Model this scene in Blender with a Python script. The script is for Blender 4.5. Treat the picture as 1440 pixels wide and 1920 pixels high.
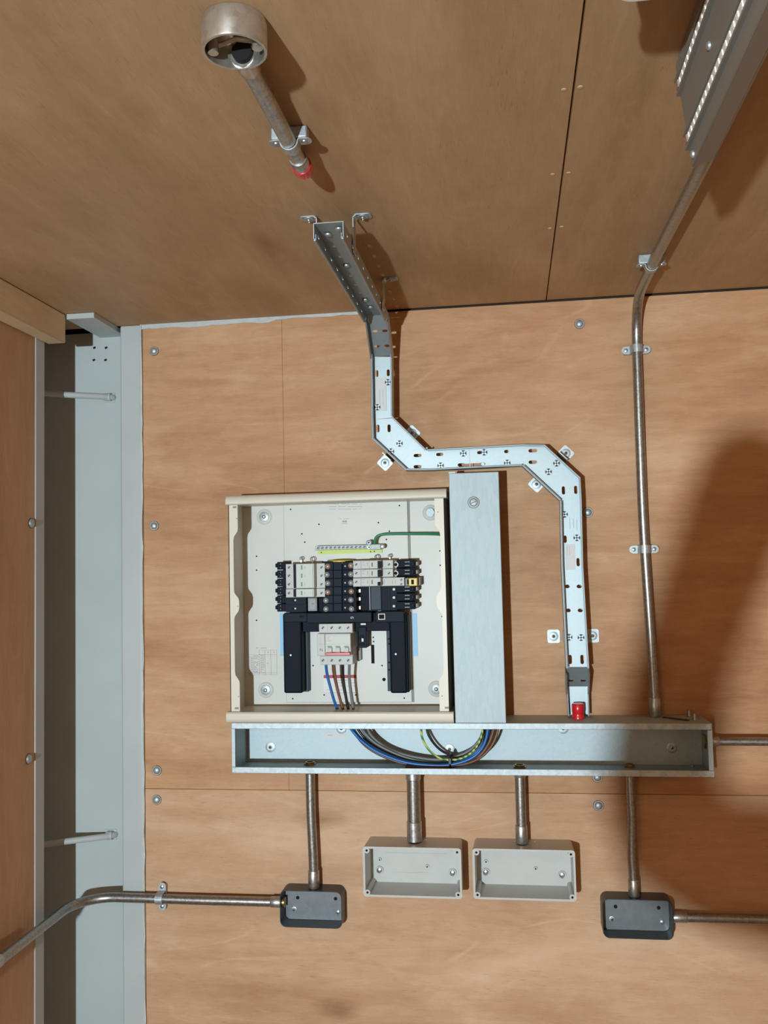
import bpy, bmesh, math, random
from mathutils import Vector, Matrix
from mathutils.geometry import tessellate_polygon

for o in list(bpy.data.objects):
    bpy.data.objects.remove(o, do_unlink=True)
S = bpy.context.scene
COL = S.collection
V = Vector

# ------------------------------------------------------------------ camera
YAW, PIT, ROL = math.radians(7.884), math.radians(3.545), math.radians(-1.276)
FPX = 1711.0
CAM = V((0.0, -1.9, 1.5))
fw = V((-math.sin(YAW)*math.cos(PIT), math.cos(YAW)*math.cos(PIT), math.sin(PIT)))
rt0 = V((math.cos(YAW), math.sin(YAW), 0)); up0 = rt0.cross(fw)
RT = rt0*math.cos(ROL) + up0*math.sin(ROL)
UP = -rt0*math.sin(ROL) + up0*math.cos(ROL)
cd = bpy.data.cameras.new('camera'); cam = bpy.data.objects.new('camera', cd); COL.objects.link(cam)
cam.matrix_world = Matrix(((RT.x, UP.x, -fw.x, CAM.x), (RT.y, UP.y, -fw.y, CAM.y), (RT.z, UP.z, -fw.z, CAM.z), (0, 0, 0, 1)))
cd.sensor_fit = 'VERTICAL'; cd.sensor_height = 36.0; cd.lens = FPX/1920*36.0
cd.clip_start = 0.02
S.camera = cam

# ------------------------------------------------------------------ light
w = bpy.data.worlds.new('world'); S.world = w; w.use_nodes = True
w.node_tree.nodes['Background'].inputs[0].default_value = (0.9, 0.95, 1, 1)
w.node_tree.nodes['Background'].inputs[1].default_value = 0.0
LPOS = V((-0.60, -3.75, 1.24))
ld = bpy.data.lights.new('work_light', 'AREA'); lo = bpy.data.objects.new('work_light', ld); COL.objects.link(lo)
ld.shape = 'DISK'; ld.size = 0.07; ld.energy = 106; ld.color = (0.84, 1.0, 1.07)
lo.location = LPOS; lo.rotation_euler = (V((0.0, 0, 1.45)) - LPOS).to_track_quat('-Z', 'Y').to_euler()
S.view_settings.view_transform = 'Standard'; S.view_settings.look = 'None'
S.view_settings.gamma = 1.0; S.view_settings.exposure = 0.0; S.view_settings.use_curve_mapping = False
S.cycles.diffuse_bounces = 8; S.cycles.max_bounces = 12; S.cycles.glossy_bounces = 6
S.cycles.caustics_reflective = False; S.cycles.caustics_refractive = False
S.cycles.sample_clamp_indirect = 4.0

# ------------------------------------------------------------------ helpers
def ray(x, y): return fw + RT*((x-720)/FPX) - UP*((y-960)/FPX)
def at(x, y, Y=0.0):
    d = ray(x, y); return CAM + d*((Y-CAM.y)/d.y)
def atZ(x, y, Z):
    d = ray(x, y); return CAM + d*((Z-CAM.z)/d.z)
def atX(x, y, X):
    d = ray(x, y); return CAM + d*((X-CAM.x)/d.x)

class MB:
    def __init__(s): s.v = []; s.f = []; s.sm = []
    def add(s, vs, fs, smooth=False):
        n = len(s.v); s.v += [V(p) for p in vs]
        for f in fs: s.f.append([i+n for i in f]); s.sm.append(smooth)
        return s
    def box(s, x0, x1, y0, y1, z0, z1):
        if x0 > x1: x0, x1 = x1, x0
        if y0 > y1: y0, y1 = y1, y0
        if z0 > z1: z0, z1 = z1, z0
        vs = [(x, y, z) for z in (z0, z1) for y in (y0, y1) for x in (x0, x1)]
        return s.add(vs, [(0,2,3,1),(4,5,7,6),(0,1,5,4),(2,6,7,3),(0,4,6,2),(1,3,7,5)])
    def obox(s, c, U, Vv, N, a, b, h):           # oriented box, half sizes
        c = V(c)
        vs = [c+U*(i*a)+Vv*(j*b)+N*(k*h) for k in (-1,1) for j in (-1,1) for i in (-1,1)]
        return s.add(vs, [(0,2,3,1),(4,5,7,6),(0,1,5,4),(2,6,7,3),(0,4,6,2),(1,3,7,5)])
    def rings(s, rings, cap0=True, cap1=True, smooth=True):
        n = len(rings[0]); base = len(s.v)
        for r in rings: s.v += [V(p) for p in r]
        for k in range(len(rings)-1):
            for i in range(n):
                a = base+k*n+i; b = base+k*n+(i+1) % n
                s.f.append([a, b, b+n, a+n]); s.sm.append(smooth)
        if cap0: s.f.append([base+i for i in reversed(range(n))]); s.sm.append(False)
        if cap1: s.f.append([base+(len(rings)-1)*n+i for i in range(n)]); s.sm.append(False)
        return s
    def tube(s, path, r, n=14, cap=True):
        path = [V(p) for p in path]; rs = r if isinstance(r, (list, tuple)) else [r]*len(path)
        T = []
        for i in range(len(path)):
            a = path[max(i-1, 0)]; b = path[min(i+1, len(path)-1)]; T.append((b-a).normalized())
        ref = V((0, 0, 1)) if abs(T[0].z) < .9 else V((1, 0, 0))
        u = T[0].cross(ref).normalized(); out = []
        for i, p in enumerate(path):
            if i: 
                q = T[i-1].rotation_difference(T[i]); u = q @ u
            u = (u - T[i]*u.dot(T[i])).normalized(); vv = T[i].cross(u)
            out.append([p + (u*math.cos(2*math.pi*k/n) + vv*math.sin(2*math.pi*k/n))*rs[i] for k in range(n)])
        return s.rings(out, cap, cap)
    def cyl(s, p0, p1, r, n=16): return s.tube([p0, p1], r, n)
    def lathe(s, c, axis, prof, n=24, cap0=True, cap1=True):   # prof: list of (h, r)
        c = V(c); axis = V(axis).normalized()
        ref = V((0, 0, 1)) if abs(axis.z) < .9 else V((1, 0, 0))
        u = axis.cross(ref).normalized(); v = axis.cross(u)
        return s.rings([[c+axis*h+(u*math.cos(2*math.pi*k/n)+v*math.sin(2*math.pi*k/n))*r for k in range(n)] for h, r in prof], cap0, cap1)
    def hexn(s, c, axis, r, h): return s.lathe(c, axis, [(0, r), (h, r)], 6)
    def plate(s, outer, holes, O, U, W, N, t):   # 2D loops -> slab, front face on O plane towards N, thickness behind
        O = V(O); loops = [outer]+list(holes); flat = [p for l in loops for p in l]
        tris = tessellate_polygon([[V((p[0], p[1], 0)) for p in l] for l in loops])
        n = len(flat)
        vs = [O+U*p[0]+W*p[1] for p in flat] + [O+U*p[0]+W*p[1]-N*t for p in flat]
        fs = []
        for a, b, c in tris:
            pa, pb, pc = flat[a], flat[b], flat[c]
            ar = (pb[0]-pa[0])*(pc[1]-pa[1])-(pb[1]-pa[1])*(pc[0]-pa[0])
            if abs(ar) < 1e-14: continue
            if ar < 0: b, c = c, b
            if U.cross(W).dot(N) < 0: b, c = c, b
            fs.append((a, b, c)); fs.append((a+n, c+n, b+n))
        k = 0
        for l in loops:
            m = len(l)
            for i in range(m): fs.append((k+i, k+i+n, k+(i+1) % m+n, k+(i+1) % m))
            k += m
        return s.add(vs, fs)
    def build(s, name, mat, parent=None, bevel=0, seg=2, recalc=True):
        me = bpy.data.meshes.new(name)
        me.from_pydata([tuple(p) for p in s.v], [], s.f)
        me.polygons.foreach_set('use_smooth', s.sm)
        if recalc:
            bm = bmesh.new(); bm.from_mesh(me); bmesh.ops.recalc_face_normals(bm, faces=bm.faces); bm.to_mesh(me); bm.free()
        me.set_sharp_from_angle(angle=math.radians(40))
        me.materials.append(M[mat]); me.update()
        o = bpy.data.objects.new(name, me); COL.objects.link(o)
        if parent: o.parent = parent
        if bevel:
            b = o.modifiers.new('bevel', 'BEVEL'); b.width = bevel; b.segments = seg; b.limit_method = 'ANGLE'; b.angle_limit = math.radians(40)
        return o

def tag(o, label=None, cat=None, group=None, kind=None):
    if label: o['label'] = label
    if cat: o['category'] = cat
    if group: o['group'] = group
    if kind: o['kind'] = kind
    return o
def thing(name, label, cat, group=None):
    o = bpy.data.objects.new(name, None); COL.objects.link(o); o.empty_display_size = .02
    return tag(o, label, cat, group)

def circ(cx, cy, r, n=14): return [(cx+r*math.cos(2*math.pi*k/n), cy+r*math.sin(2*math.pi*k/n)) for k in range(n)]
def slot(cx, cy, L, W, ang=0, n=6):              # stadium
    r = W/2; h = L/2-r; out = []
    for k in range(n+1): a = -math.pi/2+math.pi*k/n; out.append((h+r*math.cos(a), r*math.sin(a)))
    for k in range(n+1): a = math.pi/2+math.pi*k/n; out.append((-h+r*math.cos(a), r*math.sin(a)))
    c, s_ = math.cos(ang), math.sin(ang)
    return [(cx+x*c-y*s_, cy+x*s_+y*c) for x, y in out]
def rrect(x0, y0, x1, y1, r, n=4):
    out = []
    for cx, cy, a0 in ((x1-r, y0+r, -90), (x1-r, y1-r, 0), (x0+r, y1-r, 90), (x0+r, y0+r, 180)):
        for k in range(n+1):
            a = math.radians(a0+90*k/n); out.append((cx+r*math.cos(a), cy+r*math.sin(a)))
    return out
def smooth_path(pts, n=6):                       # Catmull-Rom
    P = [V(p) for p in pts]; P = [P[0]*2-P[1]] + P + [P[-1]*2-P[-2]]; out = []
    for i in range(1, len(P)-2):
        a, b, c, d = P[i-1:i+3]
        for k in range(n):
            t = k/n
            out.append(.5*((2*b)+(c-a)*t+(2*a-5*b+4*c-d)*t*t+(3*b-a-3*c+d)*t**3))
    return out+[P[-2]]
X_, Y_, Z_ = V((1,0,0)), V((0,1,0)), V((0,0,1))
def pr(x0, y0, x1, y1, Y):                       # pixel rectangle on a plane -> X0,X1,Z0,Z1
    xm, ym = (x0+x1)/2, (y0+y1)/2
    return at(x0, ym, Y).x, at(x1, ym, Y).x, at(xm, y1, Y).z, at(xm, y0, Y).z
def pbox(mb, x0, y0, x1, y1, yf, yb):
    a, b, c, d = pr(x0, y0, x1, y1, yf); return mb.box(a, b, yf, yb, c, d)

# ------------------------------------------------------------------ materials
M = {}
def nt(name):
    m = bpy.data.materials.new(name); m.use_nodes = True; M[name] = m
    t = m.node_tree; b = t.nodes['Principled BSDF']; return m, t, b
def L(t, a, b): t.links.new(a, b)
def plain(name, col, rough=.5, metal=0, spec=.5, var=0, scale=60, bump=0, coat=0):
    m, t, b = nt(name)
    b.inputs['Base Color'].default_value = (*col, 1); b.inputs['Roughness'].default_value = rough
    b.inputs['Metallic'].default_value = metal; b.inputs['Specular IOR Level'].default_value = spec
    b.inputs['Coat Weight'].default_value = coat
    tc = t.nodes.new('ShaderNodeTexCoord'); n = t.nodes.new('ShaderNodeTexNoise'); n.inputs['Scale'].default_value = scale
    n.inputs['Detail'].default_value = 4; L(t, tc.outputs['Object'], n.inputs['Vector'])
    mx = t.nodes.new('ShaderNodeMix'); mx.data_type = 'RGBA'; mx.blend_type = 'MULTIPLY'; mx.inputs[0].default_value = 1
    mr = t.nodes.new('ShaderNodeMapRange'); mr.inputs['From Min'].default_value = .3; mr.inputs['From Max'].default_value = .7
    mr.inputs['To Min'].default_value = 1-var; mr.inputs['To Max'].default_value = 1+var*.4
    L(t, n.outputs['Fac'], mr.inputs['Value']); mx.inputs[6].default_value = (*col, 1); L(t, mr.outputs[0], mx.inputs[7])
    L(t, mx.outputs[2], b.inputs['Base Color'])
    if bump:
        bp = t.nodes.new('ShaderNodeBump'); bp.inputs['Strength'].default_value = bump; bp.inputs['Distance'].default_value = .001
        L(t, n.outputs['Fac'], bp.inputs['Height']); L(t, bp.outputs[0], b.inputs['Normal'])
    return m
def metal(name, c1, c2, rough=(.35, .55), met=.9, scale=90, stretch=(1, 1, 1), wear=None):
    m, t, b = nt(name)
    tc = t.nodes.new('ShaderNodeTexCoord'); mp = t.nodes.new('ShaderNodeMapping'); mp.inputs['Scale'].default_value = stretch
    L(t, tc.outputs['Object'], mp.inputs['Vector'])
    vo = t.nodes.new('ShaderNodeTexVoronoi'); vo.inputs['Scale'].default_value = scale; L(t, mp.outputs[0], vo.inputs['Vector'])
    n = t.nodes.new('ShaderNodeTexNoise'); n.inputs['Scale'].default_value = scale*.35; n.inputs['Detail'].default_value = 6; n.inputs['Roughness'].default_value = .65
    L(t, mp.outputs[0], n.inputs['Vector'])
    sep = t.nodes.new('ShaderNodeSeparateColor'); L(t, vo.outputs['Color'], sep.inputs[0])
    mth = t.nodes.new('ShaderNodeMath'); mth.operation = 'MULTIPLY_ADD'; L(t, sep.outputs[0], mth.inputs[0]); mth.inputs[1].default_value = .35; 
    m2 = t.nodes.new('ShaderNodeMath'); m2.operation = 'MULTIPLY'; L(t, n.outputs['Fac'], m2.inputs[0]); m2.inputs[1].default_value = .8; L(t, m2.outputs[0], mth.inputs[2])
    cr = t.nodes.new('ShaderNodeValToRGB'); cr.color_ramp.elements[0].position = .3; cr.color_ramp.elements[1].position = .75
    cr.color_ramp.elements[0].color = (*c1, 1); cr.color_ramp.elements[1].color = (*c2, 1); L(t, mth.outputs[0], cr.inputs[0])
    out = cr.outputs[0]
    mr = t.nodes.new('ShaderNodeMapRange'); mr.inputs['To Min'].default_value = rough[0]; mr.inputs['To Max'].default_value = rough[1]
    L(t, mth.outputs[0], mr.inputs['Value']); L(t, mr.outputs[0], b.inputs['Roughness'])
    b.inputs['Metallic'].default_value = met
    if wear:
        n2 = t.nodes.new('ShaderNodeTexNoise'); n2.inputs['Scale'].default_value = wear[0]; n2.inputs['Detail'].default_value = 8; n2.inputs['Roughness'].default_value = .7
        L(t, tc.outputs['Object'], n2.inputs['Vector'])
        c2r = t.nodes.new('ShaderNodeValToRGB'); c2r.color_ramp.elements[0].position = wear[1]; c2r.color_ramp.elements[1].position = wear[1]+.07
        c2r.color_ramp.elements[0].color = (0, 0, 0, 1); c2r.color_ramp.elements[1].color = (1, 1, 1, 1); L(t, n2.outputs['Fac'], c2r.inputs[0])
        mx = t.nodes.new('ShaderNodeMix'); mx.data_type = 'RGBA'; L(t, c2r.outputs[0], mx.inputs[0]); L(t, out, mx.inputs[6]); mx.inputs[7].default_value = (*wear[2], 1)
        out = mx.outputs[2]
    L(t, out, b.inputs['Base Color'])
    return m
def ply(name, dark, mid, light, grain='X', seed=0.0, stain=.5, rough=.55):
    m, t, b = nt(name)
    tc = t.nodes.new('ShaderNodeTexCoord'); mp = t.nodes.new('ShaderNodeMapping'); L(t, tc.outputs['Object'], mp.inputs['Vector'])
    mp.inputs['Location'].default_value = (seed*3.1, seed*1.7, seed*2.3)
    def stretched(along, across):
        q = t.nodes.new('ShaderNodeMapping'); L(t, mp.outputs[0], q.inputs['Vector'])
        s = [across]*3; s['XYZ'.index(grain)] = along; q.inputs['Scale'].default_value = s; return q.outputs[0]
    def noise(vec, sc, det=4, ro=.55, dist=0):
        n = t.nodes.new('ShaderNodeTexNoise'); n.inputs['Scale'].default_value = sc; n.inputs['Detail'].default_value = det
        n.inputs['Roughness'].default_value = ro; n.inputs['Distortion'].default_value = dist; L(t, vec, n.inputs['Vector']); return n.outputs['Fac']
    def math_(op, a, b_, c=None):
        n = t.nodes.new('ShaderNodeMath'); n.operation = op
        for i, x in enumerate((a, b_, c)):
            if x is None: continue
            if isinstance(x, (int, float)): n.inputs[i].default_value = x
            else: L(t, x, n.inputs[i])
        return n.outputs[0]
    def mapr(x, a, b_, c, d):
        n = t.nodes.new('ShaderNodeMapRange'); L(t, x, n.inputs['Value'])
        for k, vv in zip(('From Min', 'From Max', 'To Min', 'To Max'), (a, b_, c, d)): n.inputs[k].default_value = vv
        return n.outputs[0]
    big = noise(stretched(.9, 3.2), 1.6, 5, .55, .8)             # broad patches of tone
    fig = noise(stretched(.55, 2.6), 1.9, 2, .45, .6)            # cathedral figure
    band = math_('SINE', math_('MULTIPLY', fig, 75.0), 0)
    bandm = mapr(band, .86, 1, 0, 1)
    streak = noise(stretched(1.6, 15), 4.0, 6, .6, .8)          # grain streaks
    fine = noise(stretched(6, 150), 6, 3, .6)                     # pores
    mott = noise(stretched(5, 9), 2.6, 9, .72, .6)
    val = math_('ADD', math_('ADD', math_('MULTIPLY', big, .58), math_('MULTIPLY', streak, .20)), math_('MULTIPLY', mott, .22))
    val = math_('ADD', val, math_('MULTIPLY', math_('SUBTRACT', fine, .5), .17))
    brk = noise(stretched(1.5, 5), 3, 2)
    val = math_('ADD', val, math_('MULTIPLY', math_('MULTIPLY', bandm, mapr(brk, .48, .68, 0, 1)), .06))
    cr = t.nodes.new('ShaderNodeValToRGB'); e = cr.color_ramp.elements
    e[0].position = .34; e[0].color = (*dark, 1); e[1].position = .68; e[1].color = (*light, 1)
    x = e.new(.5); x.color = (*mid, 1); L(t, val, cr.inputs[0])
    # pores and knots
    pore = math_('MULTIPLY', mapr(noise(stretched(14, 210), 3.0, 2, .5), .64, .74, 0, .6), mapr(noise(stretched(2, 5), 3.0, 2, .5), .42, .62, 0, 1))
    mx = t.nodes.new('ShaderNodeMix'); mx.data_type = 'RGBA'; mx.blend_type = 'MULTIPLY'; L(t, pore, mx.inputs[0]); L(t, cr.outputs[0], mx.inputs[6]); mx.inputs[7].default_value = (.62, .5, .42, 1)
    kn = t.nodes.new('ShaderNodeTexVoronoi'); kn.inputs['Scale'].default_value = 3.1; L(t, stretched(.62, 1.5), kn.inputs['Vector'])
    knd = math_('ADD', kn.outputs['Distance'], math_('MULTIPLY', math_('SUBTRACT', noise(stretched(2, 6), 6, 4), .5), .12))
    sel = t.nodes.new('ShaderNodeSeparateColor'); L(t, kn.outputs['Color'], sel.inputs[0])
    knf = math_('MULTIPLY', mapr(knd, .02, .13, 1, 0), mapr(sel.outputs[0], .45, .55, 0, stain))
    m2 = t.nodes.new('ShaderNodeMix'); m2.data_type = 'RGBA'; m2.blend_type = 'MULTIPLY'; L(t, knf, m2.inputs[0]); L(t, mx.outputs[2], m2.inputs[6]); m2.inputs[7].default_value = (.5, .36, .27, 1)
    L(t, m2.outputs[2], b.inputs['Base Color'])
    b.inputs['Roughness'].default_value = rough; b.inputs['Specular IOR Level'].default_value = .3
    bp = t.nodes.new('ShaderNodeBump'); bp.inputs['Strength'].default_value = .12; bp.inputs['Distance'].default_value = .0006
    L(t, math_('ADD', fine, streak), bp.inputs['Height']); L(t, bp.outputs[0], b.inputs['Normal'])
    return m

ply('plywood_wall', (.37, .18, .082), (.52, .295, .155), (.67, .43, .26), 'X', 0.0, .75)
ply('plywood_lower', (.41, .225, .11), (.55, .335, .20), (.69, .47, .31), 'X', 3.3, .7)
ply('plywood_ceiling', (.36, .225, .108), (.455, .29, .155), (.56, .37, .215), 'Y', 1.7, .45)
ply('plywood_side', (.40, .22, .11), (.50, .30, .17), (.60, .385, .235), 'Z', 5.1, .5)
ply('timber', (.54, .39, .23), (.66, .51, .32), (.76, .61, .41), 'Y', 8.2, .9)
plain('dark_gap', (.03, .02, .015), .9)
plain('floor_board', (.25, .16, .09), .7, var=.2, scale=8)
plain('grey_paint', (.46, .50, .50), .42, var=.05, scale=9, bump=.08)
plain('caulk', (.52, .55, .55), .5, var=.12, scale=60, bump=.3)
metal('galvanised', (.42, .50, .53), (.50, .58, .61), (.56, .66), .62, 240)
metal('galvanised_lid', (.37, .45, .475), (.46, .545, .57), (.60, .68), .60, 200, (1, 1, .22))
metal('galvanised_lip', (.36, .42, .445), (.52, .585, .61), (.50, .62), .64, 160, wear=(38, .6, (.30, .32, .33)))
metal('tray_steel', (.39, .45, .475), (.42, .485, .51), (.52, .56), .86, 300)
metal('conduit_steel', (.25, .25, .24), (.40, .40, .385), (.28, .40), .92, 420)
metal('coupling_steel', (.34, .345, .34), (.52, .525, .51), (.30, .44), .9, 240)
metal('zinc', (.36, .405, .425), (.50, .55, .57), (.44, .55), .72, 300)
plain('screw_metal', (.20, .21, .21), .5, .5, .4)
metal('plated_bar', (.34, .36, .36), (.46, .48, .48), (.55, .65), .5, 200)
metal('cast_metal', (.48, .46, .42), (.66, .63, .58), (.25, .38), .85, 120)
metal('brass', (.30, .20, .07), (.50, .36, .15), (.25, .4), .9, 200)
plain('black_enamel', (.034, .038, .042), .38, 0, .4, var=.2, scale=120)
plain('dark_steel', (.19, .215, .23), .42, .5, .5, var=.12, scale=90)
plain('pvc_grey', (.54, .55, .53), .38, var=.04, scale=30)
plain('cream', (.66, .625, .53), .4, var=.02, scale=14)
plain('pan_white', (.60, .60, .56), .40, 0, .38, var=.03, scale=10)
plain('black_plastic', (.0045, .0085, .016), .55, spec=.10)
plain('black_cover', (.009, .0155, .026), .55, spec=.12)
plain('slate_plastic', (.038, .055, .078), .5, spec=.2)
plain('white_plastic', (.52, .535, .515), .45, spec=.3)
plain('white_nose', (.53, .575, .54), .42, spec=.3)
plain('clear_cap', (.26, .28, .29), .15, spec=.8, coat=.5)
plain('copper_cap', (.33, .22, .18), .2, spec=.8, coat=.5)
plain('grey_side', (.24, .215, .18), .5)
plain('green_flag', (.02, .12, .06), .4)
plain('red_plastic', (.62, .012, .02), .25, coat=.3)
plain('red_toggle', (.55, .035, .045), .35)
plain('blue_tape', (.22, .52, .78), .45)
plain('yellow_plastic', (.66, .50, .06), .4)
plain('lime', (.52, .62, .08), .45)
plain('ink', (.22, .21, .21), .7)
plain('ink_light', (.40, .36, .36), .7)
plain('ink_red', (.45, .05, .06), .6)
plain('hole', (.004, .004, .004), .9)
plain('label_white', (.70, .70, .70), .5)
plain('copper', (.80, .62, .42), .3, .3)
plain('wire_blue', (.015, .13, .42), .35)
plain('wire_brown', (.17, .070, .035), .4)
plain('wire_black', (.008, .008, .010), .35)
plain('wire_grey', (.17, .18, .18), .4)
plain('wire_green', (.02, .20, .09), .4)
plain('led_strip', (.74, .72, .66), .4)
plain('led_chip', (.95, .93, .85), .25)
plain('fixture_grey', (.20, .185, .165), .45)
plain('white_gloss', (.75, .76, .74), .25)
plain('jacket', (.05, .055, .07), .9)
# striped earth wire
m, t, b = nt('wire_earth'); tc = t.nodes.new('ShaderNodeTexCoord'); wv = t.nodes.new('ShaderNodeTexWave'); wv.inputs['Scale'].default_value = 45; wv.bands_direction = 'DIAGONAL'
L(t, tc.outputs['Object'], wv.inputs['Vector']); cr = t.nodes.new('ShaderNodeValToRGB'); cr.color_ramp.elements[0].position = .45; cr.color_ramp.elements[1].position = .55
cr.color_ramp.elements[0].color = (.03, .22, .07, 1); cr.color_ramp.elements[1].color = (.55, .58, .12, 1); L(t, wv.outputs['Fac'], cr.inputs[0]); L(t, cr.outputs[0], b.inputs['Base Color']); b.inputs['Roughness'].default_value = .4

# ------------------------------------------------------------------ the room
CZ = 2.05; LX = -.957; RX = 1.25; RY = -5.4
back = MB().box(-.7945, RX+.1, .012, .06, -.02, CZ+.05).build('wall_back', 'dark_gap'); tag(back, kind='structure')
SEAM = 1.040
def sheet(x0, x1, z0, z1, mat, parent, y=.0): return MB().box(x0, x1, y, .012, z0, z1).build('plywood_sheet', mat, parent, bevel=.0009, seg=2)
sheet(-.794, -.47755, SEAM+.0003, CZ-.004, 'plywood_wall', back)
sheet(-.4775, RX, SEAM+.0003, CZ-.004, 'plywood_wall', back)
sheet(-.794, RX, -.01, SEAM-.0003, 'plywood_lower', back)
def dome_bolt(c, n, parent, r=.0085, flat=False):
    mb = MB()
    mb.lathe(c, n, [(0, r*1.12), (.001, r*1.12), (.001, r), (.0035, r*.86), (.0052, r*.55), (.0060, r*.2)], 16)
    return mb.build('bolt', 'zinc', parent)
def bolt_ring(c, n, parent, r=.0105):
    return MB().lathe(c, n, [(0, r), (.0008, r)], 18).build('bolt_recess', 'dark_gap', parent)
for x, z in ((-.767, 1.990), (-.7695, 1.604), (-.767, 1.079), (-.768, 1.017), (.154, 1.996), (.157, 1.605), (.157, 1.017), (.157, 1.073)):
    bolt_ring((x, -.0001, z), (0, -1, 0), back); dome_bolt((x, -.0005, z), (0, -1, 0), back)
ceil = MB().box(-1.2, RX+.1, RY-.1, .1, CZ+.012, CZ+.06).build('ceiling', 'dark_gap'); tag(ceil, kind='structure')
for x0, x1 in ((-1.08, .0868), (.0885, RX)):
    MB().box(x0, x1, RY, -.001, CZ, CZ+.012).build('plywood_sheet', 'plywood_ceiling', ceil, bevel=.0006, seg=1)
for px, py in ((1057, 168), (1088, 163), (1036, 327), (1066, 324), (1031, 428), (1053, 425)):     # nail heads along the joint
    p = atZ(px, py, CZ); MB().lathe((p.x, p.y, CZ), (0, 0, -1), [(0, .0032), (.0006, .0030), (.0008, .001)], 10).build('nail', 'timber', ceil)
wl = MB().box(LX-.05, LX, RY, -.1645, -.01, CZ+.01).build('wall_left', 'plywood_side'); tag(wl, kind='structure')
for px, py in ((58, 981), (53, 1423)):
    p = atX(px, py, LX); bolt_ring((LX+.0001, p.y, p.z), (1, 0, 0), wl); dome_bolt((LX+.0005, p.y, p.z), (1, 0, 0), wl)
tag(MB().box(RX, RX+.05, RY, .01, -.01, CZ+.01).build('wall_right', 'plywood_side'), kind='structure')
tag(MB().box(LX, RX, RY-.05, RY, -.01, CZ+.01).build('wall_rear', 'plywood_side'), kind='structure')
tag(MB().box(LX-.3, RX+.05, RY-.05, .05, -.06, -.01).build('floor', 'floor_board'), kind='structure')
# caulk joint at the top of the back wall
mb = MB(); random.seed(4)
pts = []; x = -.795
while x < -.30:
    pts.append((x, random.uniform(.0045, .0075) if x > -.5 else random.uniform(.009, .013))); x += .018
rg = [[(px_, -.0025, CZ-h), (px_, .004, CZ-h), (px_, .004, CZ+.002), (px_, -.0025, CZ+.002)] for px_, h in pts]
mb.rings(rg, smooth=False); tag(mb.build('trim_1', 'caulk'), kind='structure')
mb = MB(); zs = [.0]
while zs[-1] < CZ-.02: zs.append(zs[-1]+random.uniform(.02, .05))
rg = [[(-.7975, -.0052, z), (-.7945+random.uniform(-.001, .0022), -.0052, z), (-.7945, .002, z), (-.7975, .002, z)] for z in zs]
mb.rings(rg, smooth=False); tag(mb.build('trim_2', 'caulk'), kind='structure')

# steel corner post
post = thing('corner_post', 'grey painted steel corner post running from floor to ceiling beside the plywood', 'post')
MB().box(-.8445, -.7955, -.005, .09, -.01, CZ).build('front_flange', 'grey_paint', post, bevel=.004, seg=3)
MB().box(-1.06, -.80, .04, .05, -.01, CZ).build('recessed_web', 'grey_paint', post)
MB().box(-1.12, -1.058, -.164, .05, -.01, CZ).build('side_flange', 'grey_paint', post)
MB().box(-1.05, -.955, -.164, -.128, -.01, CZ).build('front_lip', 'grey_paint', post, bevel=.002, seg=2)
MB().box(-.912, -.851, -.118, .04, 2.038, CZ-.0005).build('top_plate', 'grey_paint', post, bevel=.001)
for z, zn in ((1.899, 'a'), (.931, 'b')):
    a = V((-1.010, -.048, z)); e = V((-.886, .04, z))
    path = smooth_path([a+V((-.004, -.004, 0)), a.lerp(e, .3)+V((.002, 0, 0)), a.lerp(e, .62)+V((.003, -.005, 0)), a.lerp(e, .86)+V((.004, -.008, 0)), e+V((.004, -.006, 0)), e+V((.006, .003, 0))], 5)
    bar = MB().tube(path, .0068, 12).build('lashing_bar', 'grey_paint', post)
    MB().tube([e+V((-.010, -.010, 0)), e+V((.004, -.009, 0))], .0088, 14).build('bar_end', 'grey_paint', bar)
    MB().obox(e+V((-.004, -.0008, 0)), X_, Z_, Y_, .014, .011, .0012).build('weld_pad', 'grey_paint', bar, bevel=.001)
for px, py in ((177, 652), (199, 652), (176, 675), (198, 675)):
    p = at(px, py, .0395); MB().obox((p.x, .0392, p.z), (X_+Z_*.4).normalized(), (Z_-X_*.4).normalized(), Y_, .003, .0022, .0004).build('bolt_hole', 'hole', post)

tb = MB().box(-.9545, -.915, -1.75, -.115, 1.988, CZ-.001).build('timber_batten', 'timber', bevel=.0025)
tag(tb, 'pale sawn timber batten under the ceiling against the plywood wall', 'timber')

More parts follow.
